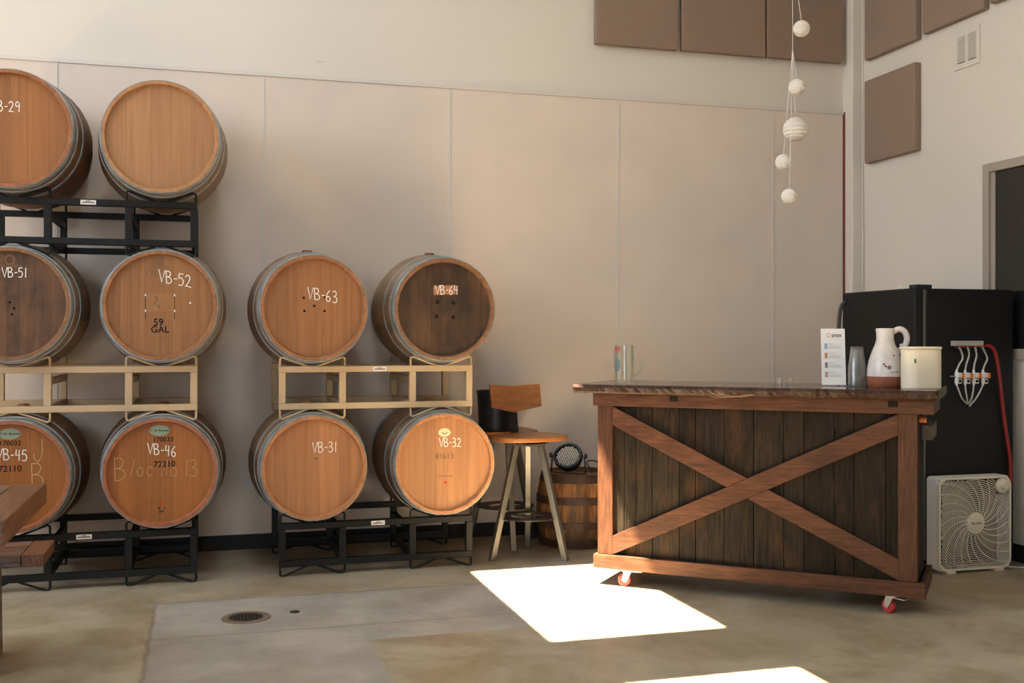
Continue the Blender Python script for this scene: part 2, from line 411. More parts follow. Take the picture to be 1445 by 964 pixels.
for i_, h in enumerate(sky): portal(('skylight_near_wall_offscreen', 'skylight_mid_room_offscreen')[i_], ((h[0] + h[1]) / 2, (h[2] + h[3]) / 2, ZC + .02), (0, 0, 0), h[1] - h[0], h[3] - h[2])

# fabric panels on the back wall, battens, top strip
PT = 2.905
edges = [on_y(u, WY)[0] for u in (79, 371, 634, 872, 1091)]
edges = [edges[0] - 3.6, edges[0] - 2.4, edges[0] - 1.2] + edges + [on_y(1190, WY)[0]]
for a, b in zip(edges[:-1], edges[1:]):
    MB().box(a + .004, b - .004, WY, WY + .022, .09, PT).build('wall_panel', M['fabric'], wb)
for e in edges[1:-1]:
    MB().box(e - .009, e + .009, WY - .004, WY + .021, .09, PT - .002).build('batten', M['batten'], wb)
struct(MB().box(edges[0], edges[-1], WY - .008, WY + .022, PT, PT + .022).build('trim_1', M['batten']), 'thin strip along the top of the wall panels')
struct(MB().box(edges[-1] - .002, edges[-1] + .012, WY - .006, WY + .02, .6, PT + .02).build('trim_2', M['red']), 'dark red edge strip beside the corner column')
struct(MB().box(XL, WX, WY - .012, WY + .022, 0, .088).build('baseboard_back', M['base']), 'dark rubber baseboard along back wall')
struct(MB().box(WX - .012, WX + .01, YR, WY - .02, 0, .10).build('baseboard_right', M['base']), 'dark baseboard along side wall')
cxa = on_y(1190, WY)[0] + .012
cyb = on_x(1203, cxa)[0]
struct(MB().box(cxa, WX + .02, cyb, WY + .03, 0, ZC).build('trim_3', M['wall_r'], bevel=.008), 'painted corner column between the two walls')
# scuff on the upper wall, outlet behind the lower barrels
x, d = on_y(452, WY + .02)
MB().prism([(x - .028, zpix(86, d) - .004), (x - .01, zpix(86, d) - .008), (x + .03, zpix(86, d) - .003), (x + .022, zpix(86, d) + .006), (x - .012, zpix(86, d) + .004)], 1, WY + .017, WY + .0205).build('paint_chip', M['batten'], wb)
x, d = on_y(351, WY); z = zpix(681, d)
ot = thing('wall_outlet', 'white outlet cover on the wall low behind barrel VB-31', 'outlet', (x, WY, z - .06))
MB().box(-.03, .03, -.007, 0, .01, .11).build('cover_plate', M['batten'], ot, bevel=.003)
for zz in (.035, .085): MB().lathe([(.014, -.009), (.014, -.006)], 16, 0, 0, zz, axis=1).build('socket', M['batten'], ot)

# acoustic panels
def apanel(label, verts_box, group):
    o = MB().box(*verts_box).build('acoustic_panel', M['acoustic'], bevel=.008, seg=3)
    tag(o, label, 'acoustic panel', group); return o
YB = WY + .02
for (ua, ub, va), nm in zip(((840, 956, 62), (961.5, 1079, 71.5), (1081.5, 1188, 81)),
        ('brown fabric acoustic panel high on back wall, farthest from the corner column', 'brown acoustic panel high on back wall between two other panels', 'brown acoustic panel high on back wall right beside the corner column')):
    xa, d = on_y(ua, YB - .05); xb, _ = on_y(ub, YB - .05)
    z = zpix(va, d); apanel(nm, (xa, xb, YB - .066, YB - .0205, z, z + 1.2), 'acoustic panels on the back wall')
def rpanel(ua, ub, vb, vt, nm):
    ya, d = on_x(ua, WX - .05); yb, d2 = on_x(ub, WX - .05)
    z = zpix(vb, d2); zt = zpix(vt, d2) if vt is not None else z + 1.2
    apanel(nm, (WX - .05, WX - .002, yb, ya, z, zt), 'acoustic panels on the side wall')
rpanel(1219.5, 1292, 55, None, 'brown acoustic panel high on side wall directly above the lower square panel')
rpanel(1301, 1387, 12, None, 'brown acoustic panel high on side wall above the air vent')
rpanel(1396, 1470, -26, None, 'brown acoustic panel high on side wall past the one over the vent')
rpanel(1219.5, 1291, 212, 87, 'lower square brown acoustic panel on side wall above the black fridge')

# vent grille on the right wall
ya, d1 = on_x(1348, WX); yb, d2 = on_x(1384, WX)
zt = zpix(48, d1); zb = zpix(101, d1)
v = thing('air_vent', 'white louvred air vent grille high on the side wall', 'vent', (WX, (ya + yb) / 2, zb))
W2, Hh = (ya - yb) / 2, zt - zb
fr = MB(); fr.box(-.012, 0, -W2, W2, 0, .035).box(-.012, 0, -W2, W2, Hh - .035, Hh).box(-.012, 0, -W2, -W2 + .03, .035, Hh - .035).box(-.012, 0, W2 - .03, W2, .035, Hh - .035).box(-.012, 0, -.012, .012, .035, Hh - .035)
fr.build('frame', M['wall_r'], v, bevel=.002)
MB().box(-.003, -.001, -W2 + .03, W2 - .03, .035, Hh - .035).build('duct_opening', M['dark_metal'], v)
sl = None
for (a, b) in ((-W2 + .03, -.012), (.012, W2 - .03)):
    for k in range(14):
        zz = .042 + k * (Hh - .08) / 13.5
        o = MB().add([(-.010, a, zz), (-.010, b, zz), (-.004, b, zz + .011), (-.004, a, zz + .011), (-.0085, a, zz - .001), (-.0085, b, zz - .001), (-.0025, b, zz + .010), (-.0025, a, zz + .010)],
            [(0, 1, 2, 3), (4, 5, 6, 7), (0, 1, 5, 4), (2, 3, 7, 6), (0, 3, 7, 4), (1, 2, 6, 5)]).build('slat', M['wall_r'], v)

# dark window in the right wall
ya, d = on_x(1392, WX); zt = zpix(233, d)
yb = ya - 1.1; zb = zpix(507, on_x(1437, WX)[1])
w = struct(MB().box(WX - .004, WX + .02, yb + .05, ya - .05, zb + .05, zt - .05).build('window_1', M['dark_glass']), 'dark interior window with a metal frame')
fr = MB()
for s in ((ya - .052, ya, zb, zt), (yb, yb + .052, zb, zt), (yb + .052, ya - .052, zt - .052, zt), (yb + .052, ya - .052, zb, zb + .06)):
    fr.box(WX - .03, WX + .01, *s)
fr.build('window_frame', M['frame_metal'], w, bevel=.003)
MB().box(WX - .012, WX + .01, ya - .085, ya - .052, zb + .06, zt - .052).build('window_stop', M['frame_metal'], w)
# thin cable down the corner column
pts = [(WX - .006, cyb - .02, 3.9), (WX - .007, cyb - .022, 2.6), (WX - .012, cyb - .03, 1.9), (WX - .007, cyb - .024, 1.3), (WX - .007, cyb - .02, .3)]
tag(MB().tube(catmull(pts, 5), .004, 6).build('wall_cable', M['batten'], smooth=True), 'thin pale cable running down the corner column', 'cable')

# floor drain
gx, gy = ground(347, 872)
dr = thing('floor_drain', 'round rusty floor drain grate set in grey concrete', 'drain', (gx, gy, 0))
MB().lathe([(.078, .0005), (.112, .0005), (.110, .003), (.079, .004)], 40, closed=True).build('drain_ring', plain('drain_collar', (.16, .12, .085), .6, var=.3), dr)
g = MB(); g.lathe([(.0, .0012), (.078, .0012), (.078, .0035), (.0, .0035)], 32)
g.build('drain_plate', plain('drain_iron', (.05, .035, .025), .6, metal=.4), dr)
gr = MB()
for i in range(-4, 5):
    for j in range(-4, 5):
        if i * i + j * j < 17: gr.lathe([(.0045, .0036), (.0045, .0042)], 6, i * .016, j * .016)
gr.build('drain_holes', M['ink'], dr)
gx, gy = ground(416, 864)
tag(MB().lathe([(.0, .0005), (.024, .0005), (.022, .004), (.0, .005)], 20).build('cleanout_cap', plain('cap_iron', (.04, .03, .022), .6, metal=.4)), 'small round dark floor cap near the drain', 'floor cap')
bpy.data.objects['cleanout_cap'].location = (gx, gy, 0)

# ------------------------------------------------------------------ barrel racks
RW, RD = 1.076, .67
RY = 5.86                                         # plane of the rack fronts
XA, XB = .379, -.0428 - RW                        # left ends of the two stacks
POSTS = ((0, .036), (.325, .361), (.715, .751), (RW - .036, RW))
CELLS = (.1805, RW - .1805)
def rack(label, x, z0, mat, sticker, group='steel barrel racks', foot=True):
    t = thing('barrel_rack', label, 'barrel rack', (x, RY, z0), 0, group)
    for y0, y1 in ((0, .045), (RD - .045, RD)):
        for za, zb in ((.05, .084), (.252, .286)):
            MB().box(0, RW, y0, y1, za, zb).build('rail', mat, t, bevel=.003)
        for a, b in POSTS:
            MB().box(a, b, y0 + .001, y1 - .001, .084, .252).build('post', mat, t, bevel=.003)
        ym = (y0 + y1) / 2 + (-.012 if y0 == 0 else .012)
        for c in CELLS:
            for s in (-1, 1):
                for up in (1, -1):
                    zr = .286 if up > 0 else .05
                    h = .05 * up
                    p = [(c + s * .174, ym, zr - .01 * up), (c + s * .174, ym, zr + h - .016 * up), (c + s * .171, ym, zr + h - .006 * up),
                         (c + s * .16, ym, zr + h - .0005 * up), (c + s * .03, ym, zr), (c + s * .022, ym, zr - .006 * up)]
                    MB().tube(p, .0062, 8).build('cradle_rod', mat, t, smooth=True)
    for a, b in POSTS[1:3]:
        for za, zb in ((.055, .09), (.19, .225)):
            MB().box(a + .003, b - .003, .045, RD - .045, za, zb).build('cross_bar', mat, t, bevel=.003)
    if sticker:
        st = MB().box(sticker, sticker + .075, -.0008, .001, .256, .280).build('sticker', M['white_label'], t)
        MB().box(sticker + .008, sticker + .067, -.0012, -.0008, .264, .270).build('sticker_text', M['ink_faint'], st)
        MB().box(sticker + .025, sticker + .05, -.0012, -.0008, .272, .276).build('sticker_text', M['ink_faint'], st)
    return t
HL = .44                                           # barrel half length
def radius(y, s): return s * (.347 - .054 * (abs(y) / HL) ** 1.2)
def seat_h(s): return 1.0715 * (radius(RD / 2 - .0105, s) + .0062) - .0115 - .002   # barrel axis above the rail when it rests on the rods
SB, SA, SM = .96, .95, .965                       # sizes: floor barrels of each stack, middle barrels
Z1 = 0.0
Z2 = .236 + 2 * seat_h(SB); Z2A = .236 + 2 * seat_h(SA); Z3 = Z2 + .236 + 2 * seat_h(SM)
rack('black steel barrel rack on the floor under barrels VB-31 and VB-32', XA, Z1, M['black_steel'], .50)
rack('cream steel barrel rack holding barrels VB-63 and VB-64', XA, Z2A, M['cream_steel'], .51)
rack('black steel barrel rack on the floor under barrels VB-45 and VB-46', XB, Z1, M['black_steel'], .48)
rack('cream steel barrel rack holding barrels VB-51 and VB-52', XB, Z2, M['cream_steel'], 0)
rack('black steel barrel rack on top of barrels VB-51 and VB-52', XB, Z3, M['black_steel'], .50)

# ------------------------------------------------------------------ wine barrels
NS = 26
def barrel(label, cell_x, z0, s, head_l, head_d, stave_l, stave_d, blotch=0.0, bthr=.5, nb=8, rand=.1, grime=.3):
    zc = z0 + .286 + seat_h(s)
    head_l = (head_l[0] * .86, head_l[1] * .74, head_l[2] * .66); head_d = (head_d[0] * .82, head_d[1] * .70, head_d[2] * .62)
    stave_l = (stave_l[0], stave_l[1] * .92, stave_l[2] * .85)
    t = thing('wine_barrel', label, 'barrel', (cell_x, RY + RD / 2, zc - radius(0, s)), 0, 'oak wine barrels on the racks')
    R0 = radius(0, s)
    ms = wood('stave_oak', stave_l, stave_d, axis=1, rough=.55, grain=50, rand=.14, blotch=grime, blotch_col=(.05, .032, .02), bscale=5, bthr=.55)
    mh = wood('head_oak', head_l, head_d, axis=2, rough=.5, grain=55, stretch=.035, rand=rand, blotch=blotch, blotch_col=(.022, .014, .009), bscale=5.5, bthr=bthr, contrast=.8, bump=.1)
    mc = wood('chime_oak', tuple(min(1, max(c, q) * 1.1) for c, q in zip(head_l, (.27, .13, .06))), tuple(max(c, q) for c, q in zip(head_d, (.17, .08, .035))), axis=1, rough=.55, grain=40, rand=.08)
    # one stave, shared by all
    da = math.pi / NS - .0012; prof = []
    yo = [-HL, -HL + .03, -.33, -.22, -.11, 0, .11, .22, .33, HL - .03, HL]
    vs = []; fs = []; ks = (-1, -.34, .34, 1)
    for y in yo:
        ro = radius(y, s); ri = ro - (.017 if abs(y) > HL - .001 else .029)
        for r_ in (ro, ri):
            for k in ks:
                edge = .0012 if (abs(k) == 1 and r_ == ro) else 0
                vs.append(((r_ - edge) * math.sin(k * da), y, (r_ - edge) * math.cos(k * da)))
    n = len(yo)
    for i in range(n - 1):
        a, b = i * 8, (i + 1) * 8
        for k in range(3):
            fs.append((a + k, a + k + 1, b + k + 1, b + k)); fs.append((a + 4 + k, b + 4 + k, b + 5 + k, a + 5 + k))
        fs.append((a, b, b + 4, a + 4)); fs.append((a + 3, a + 7, b + 7, b + 3))
    for e in (0, (n - 1) * 8):
        for k in range(3): fs.append((e + k, e + 4 + k, e + 5 + k, e + k + 1))
    first = mk('stave', vs, fs, ms, t, True, (0, 0, R0)); first.data.materials.append(mc)
    for pl_ in first.data.polygons:
        cc = pl_.center
        if abs(cc.y) > HL - .035 and math.hypot(cc.x, cc.z) < radius(cc.y, s) - .004: pl_.material_index = 1
    for i in range(1, NS):
        o = first.copy(); C.objects.link(o); o.parent = t; o.location = (0, 0, R0); o.rotation_euler = (0, 2 * math.pi * i / NS, 0)
    # hoops
    for sg in (-1, 1):
        for ya, wd in ((HL - .004, .040), (HL - .076, .027), (HL - .195, .027)):
            y0, y1 = sg * ya, sg * (ya - wd)
            r0, r1 = radius(y0, s), radius(y1, s)
            MB().lathe([(r0 + .0005, y0), (r0 + .0030, y0), (r1 + .0030, y1), (r1 + .0005, y1)], 64, 0, 0, R0, axis=1, closed=True).build('hoop', M['hoop'], t, smooth=True)
    # heads
    rh = radius(HL, s) - .022; yh = -HL + .024
    cuts = [-rh]
    wds = [random.uniform(.8, 1.25) for _ in range(nb)]; tot = sum(wds)
    for q in wds: cuts.append(cuts[-1] + q / tot * 2 * rh)
    for a, b in zip(cuts[:-1], cuts[1:]):
        poly = []
        for k in range(7):
            x = a + .0003 + (b - a - .0006) * k / 6; poly.append((x, math.sqrt(max(0, rh * rh - x * x))))
        poly = [(x, R0 - z) for x, z in poly] + [(x, R0 + z) for x, z in reversed(poly)]
        MB().prism(poly, 1, yh, yh + .022).build('head_board', mh, t)
    MB().lathe([(0, HL - .046), (rh, HL - .046), (rh, HL - .024), (0, HL - .024)], 32, 0, 0, R0, axis=1).build('rear_head', mh, t)
    # rivets and bung
    MB().lathe([(.03, .0), (.03, .006), (.024, .012), (0, .013)], 16, .0, .0, 2 * R0 - .002).build('bung', M['white_label'] if s > 1.0 else mc, t, smooth=True)
    t['_R0'] = R0
    return t, R0, yh - .0007
XC = {(0, 0): XB + CELLS[0], (0, 1): XB + CELLS[1], (1, 0): XA + CELLS[0], (1, 1): XA + CELLS[1]}
def L_(r, g, b):
    return tuple(((c / 255 + .055) / 1.055) ** 2.4 if c > 10 else c / 3294 for c in (r, g, b))
OAK_L, OAK_D = (.40, .235, .115), (.27, .145, .065)
ST_L, ST_D = (.36, .235, .14), (.22, .14, .08)
FR = (R(90), 0, 0)
def marks(x, z, y, wd, h, n, mat, t):              # a row of worn, unreadable stamped letters
    st = wd / n
    for i in range(n):
        q = st * random.uniform(.5, .8); x0 = x - wd / 2 + i * st; zz = z + random.uniform(-.1, .1) * h; hh = h * random.uniform(.6, 1)
        MB().prism([(x0, zz - hh / 2), (x0 + q, zz - hh / 2 * .8), (x0 + q * .9, zz + hh / 2), (x0 + q * .15, zz + hh / 2 * .9)], 1, y, y + .0004).build('stamp', mat, t)
def dot(name, x, z, y, r, mat, t, sx=1.0):
    return MB().add([(x + sx * r * math.cos(2 * math.pi * i / 20), y, z + r * math.sin(2 * math.pi * i / 20)) for i in range(20)], [tuple(range(20))]).build(name, mat, t)
M['red_dot'] = plain('red_dot_paint', (.5, .03, .015), .6)
M['green_oval'] = plain('sage_oval_label', (.25, .31, .22), .7)
M['cream_oval'] = plain('cream_oval_label', (.78, .68, .38), .7)
M['blue_tape'] = plain('blue_paint_mark', (.02, .16, .45), .6)
M['nail'] = plain('bright_staple', (.7, .7, .7), .4)
M['clean_patch'] = wood('scraped_oak', (.45, .20, .08), (.33, .13, .05), axis=2, rough=.6, grain=55)

t, c, y = barrel('amber oak barrel chalked VB-29 on the topmost black rack', XC[0, 0], Z3, 1.0, (.40, .19, .065), (.30, .13, .043), (.22, .105, .05), (.13, .06, .028), nb=6, grime=.2)
chalk('chalk_mark', 'VB-29', .052, -.085, c + .085, y, M['chalk'], t, w=.0044)
t, c, y = barrel('pale oak barrel with a plain unmarked head on the topmost black rack', XC[0, 1], Z3, .985, (.50, .29, .145), (.40, .22, .10), (.30, .19, .105), (.18, .105, .055), nb=5, rand=.05, grime=.2)
t, c, y = barrel('stained dark oak barrel chalked VB-51 with a stamped crest', XC[0, 0], Z2, SM, (.235, .125, .058), (.14, .07, .032), ST_L, ST_D, blotch=.75, bthr=.52, rand=.15)
chalk('chalk_mark', 'VB-51', .048, -.035, c + .135, y, M['chalk'], t, w=.0046)
text_mesh('stamp', '17', .05, M['ink_faint'], t, (-.062, y, c + .155), FR)
marks(0, c + .192, y, .115, .014, 12, M['ink_faint'], t)
MB().lathe([(.018, 0), (.026, 0), (.026, .0003), (.018, .0003)], 20, 0, 0, 0, closed=True).build('stamp', M['ink_faint'], t, loc=(0, y, c + .222), rot=FR)
for dx, dz in ((.0, .01), (.02, -.02), (.01, -.05)): dot('knot', dx, c + dz, y, .007, M['ink'], t)
t, c, y = barrel('oak barrel chalked VB-52 and stamped 59 GAL with a stapled square', XC[0, 1], Z2, SM, (.40, .21, .085), (.27, .13, .05), ST_L, ST_D, rand=.14)
chalk('chalk_mark', 'VB-52', .062, -.01, c + .125, y, M['chalk'], t, slope=.16, w=.0046)
text_mesh('stamp', '170', .05, M['ink_faint'], t, (-.045, y + .0002, c + .163), FR)
text_mesh('stamp', '1', .05, M['ink_faint'], t, (.012, y + .0002, c + .163), FR)
marks(-.005, c + .198, y, .095, .013, 11, M['ink_faint'], t)
for dx in (-.02, .002): MB().lathe([(.006, 0), (.010, 0), (.010, .0003), (.006, .0003)], 16, closed=True).build('stamp', M['ink_faint'], t, loc=(dx, y, c + .242), rot=FR)
dot('stamp', -.008, c + .219, y, .013, M['ink_faint'], t, 1.6)
text_mesh('stamp', '59', .052, M['ink'], t, (-.012, y, c - .088), FR)
text_mesh('stamp', 'GAL', .048, M['ink'], t, (-.004, y, c - .125), FR)
for i, wdt in enumerate((.075, .05, .022)): marks(-.002, c - .165 - i * .018, y, wdt, .008, (10, 7, 3)[i], M['ink_faint'], t)
MB().box(-.073, .068, y + .0002, y + .001, c - .03, c + .062).build('square_patch', wood('patch_oak', (.42, .20, .075), (.32, .145, .052), axis=2, grain=50), t)
for dx in (-.075, .068):
    MB().box(dx - .0012, dx + .0012, y - .0002, y + .0006, c - .07, c + .062).build('nail_stain', M['ink'], t)
    for dz in (-.027, .054): MB().box(dx - .003, dx + .003, y - .0006, y + .0006, c + dz - .006, c + dz + .006).build('staple', M['nail'], t)
for dx, dz, q in ((-.02, .03, .011), (-.03, .01, .009), (-.01, -.005, .010), (-.025, .045, .008)): dot('smudge', dx, c + dz, y, q, M['ink_faint'], t, .7)
dot('staple', .145, c + .015, y, .005, M['nail'], t)
t, c, y = barrel('deep orange oak barrel chalked VB-45 with green oval label', XC[0, 0], Z1, SB, (.40, .165, .04), (.30, .115, .026), (.20, .10, .045), (.11, .055, .025), rand=.12)
dot('oval_label', .0, c + .215, y, .028, M['green_oval'], t, 1.75)
text_mesh('label_script', 'T. W. Boswell', .016, M['ink'], t, (0, y - .0006, c + .215), FR)
text_mesh('stamp', '170032', .034, M['ink'], t, (.002, y, c + .168), FR)
chalk('chalk_mark', 'VB-45', .055, -.06, c + .09, y, M['chalk'], t, slope=.08, w=.0046)
text_mesh('stamp', '72110', .043, M['ink'], t, (.002, y, c + .04), FR)
chalk('chalk_scrawl', 'J', .11, .11, c + .075, y, M['chalk_faint'], t, w=.004)
chalk('chalk_scrawl', 'B', .12, .10, c - .055, y, M['chalk_faint'], t, w=.0045)
chalk('chalk_scrawl', 'W', .09, -.12, c + .03, y, M['chalk_faint'], t, w=.004)
t, c, y = barrel('deep orange oak barrel chalked VB-46 with green oval label and a scrawl', XC[0, 1], Z1, SB, (.42, .175, .043), (.32, .122, .028), (.20, .10, .045), (.11, .055, .025), rand=.1)
dot('oval_label', -.006, c + .215, y, .028, M['green_oval'], t, 1.8)
text_mesh('label_script', 'T. W. Boswell', .016, M['ink'], t, (-.006, y - .0006, c + .215), FR)
text_mesh('stamp', '170033', .034, M['ink'], t, (.012, y, c + .168), FR)
chalk('chalk_mark', 'VB-46', .055, -.065, c + .098, y, M['chalk'], t, slope=.13, w=.0046)
text_mesh('stamp', '72210', .043, M['ink'], t, (.018, y, c + .04), FR)
chalk('chalk_scrawl', 'B', .115, -.225, c - .035, y, M['chalk_faint'], t, w=.0038)
chalk('chalk_scrawl', 'loc No 13', .085, -.15, c - .015, y, M['chalk_faint'], t, slope=.03, w=.0028)
dot('red_dot', 0, c - .15, y, .0085, M['red_dot'], t)
marks(-.008, c - .185, y, .014, .012, 2, M['ink'], t); marks(.02, c - .185, y, .009, .012, 1, M['ink'], t)
marks(.003, c - .203, y, .026, .012, 3, M['ink'], t)
pm = MB()
for i in range(9):
    a0 = R(97 + i * 3.6); a1 = R(97 + (i + 1) * 3.6); rq = radius(HL - .02, SB) + .0042
    pm.add([(rq * math.cos(a), yy, c + rq * math.sin(a)) for a in (a0, a1) for yy in (-HL + .006, -HL + .03)], [(0, 1, 3, 2)])
pm.build('blue_mark', M['blue_tape'], t)
t, c, y = barrel('oak barrel chalked VB-63 with dark nail holes in its plain head', XC[1, 0], Z2A, SM, (.40, .20, .082), (.29, .135, .052), ST_L, ST_D, rand=.1)
chalk('chalk_mark', 'VB-63', .062, -.035, c + .052, y, M['chalk'], t, slope=.13, w=.0046)
for dx, dz in ((-.055, .055), (-.0, .012), (-.052, -.015), (.055, -.015), (.058, .058)): dot('nail_hole', dx, c + dz, y, .007, M['ink'], t)
t, c, y = barrel('nearly black stained oak barrel chalked VB-64 on a scraped patch', XC[1, 1], Z2A, SM, (.15, .085, .042), (.075, .042, .022), (.33, .225, .14), (.20, .13, .08), blotch=.85, bthr=.48, rand=.2)
MB().prism([(-.062, c + .078), (.064, c + .084), (.062, c + .135), (-.064, c + .128)], 1, y, y + .0008).build('scraped_patch', M['clean_patch'], t)
chalk('chalk_mark', 'VB-64', .05, -.052, c + .082, y - .0006, M['chalk'], t, w=.0044)
for dx, dz in ((-.04, .04), (.05, .035), (-.045, -.04), (.05, -.045)): dot('nail_stain', dx, c + dz, y, .012, M['ink'], t, .9)
t, c, y = barrel('light oak barrel chalked VB-31 on the floor rack', XC[1, 0], Z1, SA, (.52, .265, .115), (.40, .19, .078), (.25, .15, .08), (.15, .088, .045), nb=9, rand=.13, grime=.2)
chalk('chalk_mark', 'VB-31', .055, -.01, c + .082, y, M['chalk'], t, w=.0044)
dot('knot', .01, c + .05, y, .006, M['ink_faint'], t, 1.8)
t, c, y = barrel('light oak barrel chalked VB-32 with cream oval label and red dot', XC[1, 1], Z1, SA, (.56, .30, .135), (.43, .215, .092), (.27, .165, .09), (.16, .095, .05), nb=9, rand=.12, grime=.2)
dot('oval_label', -.0, c + .172, y, .024, M['cream_oval'], t, 1.45)
sm = MB(); pp = catmull([(-.018, 0, .006), (-.008, 0, -.003), (.006, 0, -.003), (.018, 0, .006)], 5)
for a, b in zip(pp[:-1], pp[1:]): sm.add([(a.x, y - .0006, c + .171 + a.z), (b.x, y - .0006, c + .171 + b.z), (b.x, y - .0006, c + .167 + b.z), (a.x, y - .0006, c + .167 + a.z)], [(0, 1, 2, 3)])
sm.build('label_curve', M['ink'], t)
marks(0, c + .138, y, .034, .009, 4, M['ink_faint'], t)
chalk('chalk_mark', 'VB-32', .048, -.03, c + .095, y, M['chalk'], t, slope=.03, w=.0044)
text_mesh('stamp', '81613', .042, M['ink_faint'], t, (.0, y, c + .04), FR)
marks(.003, c - .07, y, .085, .011, 8, M['ink_faint'], t)
dot('red_dot', .005, c - .105, y, .0085, M['red_dot'], t)

# ------------------------------------------------------------------ bar stools
def stool(label, x, y, rz_legs, rz_seat):
    t = thing('bar_stool', label, 'bar stool', (x, y, 0), rz_legs, 'bar stools by the barrel racks')
    ft, tp = .247, .085
    for k in range(3):
        a = R(120 * k)
        p = Vector((ft * math.cos(a), ft * math.sin(a), 0)); q = Vector((tp * math.cos(a), tp * math.sin(a), .66))
        mb = MB(); tdir = Vector((-math.sin(a), math.cos(a), 0)) * .017; rdir = Vector((math.cos(a), math.sin(a), 0)) * .017
        vs = [c + i * tdir + j * rdir for c in (p, q) for i, j in ((-1, -1), (1, -1), (1, 1), (-1, 1))]
        mb.add(vs, [(0, 1, 2, 3), (4, 5, 6, 7), (0, 1, 5, 4), (1, 2, 6, 5), (2, 3, 7, 6), (3, 0, 4, 7)])
        mb.build('leg', M['steel'], t, bevel=.003)
    zf = .235; rf = ft + (tp - ft) * zf / .66
    fp = MB(); fp.lathe([(rf - .085, zf), (rf - .008, zf), (rf - .008, zf + .006), (rf - .085, zf + .006)], 40, closed=True)
    for k in range(3):
        a = R(120 * k + 60); fp.bar((0, 0, zf + .003), (math.cos(a) * (rf - .03), math.sin(a) * (rf - .03), zf + .003), .03, .005)
    fp.build('footrest', M['dark_metal'], t)
    MB().lathe([(0, .66), (.115, .66), (.115, .672), (0, .672)], 6).build('top_plate', M['steel'], t)
    rs = rz_seat - rz_legs
    def rot(o): o.rotation_euler = (0, 0, rs); return o
    rot(MB().box(-.095, .095, -.075, .075, .672, .69).build('swivel', M['dark_metal'], t))
    poly = []
    for i in range(48):
        a = 2 * math.pi * i / 48; ca, sa = math.cos(a), math.sin(a)
        poly.append((.225 * math.copysign(abs(ca) ** .62, ca), .18 * math.copysign(abs(sa) ** .62, sa)))
    rot(MB().prism(poly, 2, .69, .718).build('seat', M['seat_wood'], t, bevel=.006))
    # back upright and curved back board (at local +y)
    rot(MB().bar((0, .19, .672), (0, .247, .985), .05, .008, side=(0, 1, 0)).build('back_upright', M['dark_metal'], t))
    vs = []; n = 13
    for i in range(n):
        f = -1 + 2 * i / (n - 1); xx = f * .165; yb = .200 - .03 * f * f
        zb = .875 - .035 * (1 - abs(f)); zt_ = 1.0 + .01 * abs(f)
        for yy, lean in ((yb, 0), (yb + .02, 0)):
            vs += [(xx, yy - .01, zb), (xx * 1.0, yy + .018, zt_)]
    fs = []
    for i in range(n - 1):
        a, b = i * 4, i * 4 + 4
        fs += [(a, b, b + 1, a + 1), (a + 2, a + 3, b + 3, b + 2), (a, a + 2, b + 2, b), (a + 1, b + 1, b + 3, a + 3)]
    fs += [(0, 1, 3, 2), (4 * n - 4, 4 * n - 2, 4 * n - 1, 4 * n - 3)]
    o = mk('backrest', vs, fs, M['seat_wood'], t); rot(o)
    return t
s1 = stool('three-legged bar stool with a wooden seat and angular wooden backrest', *at(745.5, 6.29), R(90) - PHI, R(8))
sx, sy = at(713, 6.70)
t2 = thing('bar_stool', 'second bar stool behind, its seat carrying a black bin', 'bar stool', (sx, sy, 0), 0, 'bar stools by the barrel racks')
for ch in s1.children:
    if ch.name.startswith('back'): continue
    o = ch.copy(); C.objects.link(o); o.parent = t2
    if ch.name.startswith(('seat', 'swivel')): o.rotation_euler = (0, 0, R(96) - (R(-78) - PHI))
t2.rotation_euler = (0, 0, R(-78) - PHI)
bx, by = at(699, 6.62)
b = thing('black_bin', 'round black bin standing on the rear bar stool', 'bin', (bx, by, .7176))
MB().lathe([(0, 0), (.100, 0), (.104, .004), (.113, .235), (.118, .237), (.118, .25), (.111, .25), (.100, .01), (0, .008)], 40).build('body', M['black_plastic'], b, smooth=True)
MB().lathe([(.1135, .225), (.117, .225), (.117, .234), (.1135, .234)], 40, closed=True).build('rim_band', M['black_plastic'], b, smooth=True)

# ------------------------------------------------------------------ small upright keg with stage light
kx, ky = at(813, 6.72)
k = thing('whiskey_keg', 'small weathered upright cask with rusty hoops behind the stool', 'cask', (kx, ky, 0))
KH = .455; NK = 18
def kr(z): return .252 - .035 * ((z - .2) / .25) ** 2
zs = [0, .07, .14, .2, .27, .34, .4, KH]
first = None
for i in range(NK):
    if first is None:
        da = math.pi / NK - .006; vs = []; fs = []
        for z in zs:
            for r_ in (kr(z), kr(z) - .025):
                for q in (-1, 0, 1): vs.append(((r_ - (.002 if q else 0)) * math.cos(q * da), (r_) * math.sin(q * da), z))
        for j in range(len(zs) - 1):
            a, b_ = j * 6, j * 6 + 6
            fs += [(a, a + 1, b_ + 1, b_), (a + 1, a + 2, b_ + 2, b_ + 1), (a + 3, b_ + 3, b_ + 4, a + 4), (a + 4, b_ + 4, b_ + 5, a + 5), (a, b_, b_ + 3, a + 3), (a + 2, a + 5, b_ + 5, b_ + 2)]
        e = (len(zs) - 1) * 6
        fs += [(0, 3, 4, 1), (1, 4, 5, 2), (e, e + 1, e + 4, e + 3), (e + 1, e + 2, e + 5, e + 4)]
        first = mk('stave', vs, fs, M['keg'], k)
    else:
        o = first.copy(); C.objects.link(o); o.parent = k; o.rotation_euler = (0, 0, 2 * math.pi * i / NK)
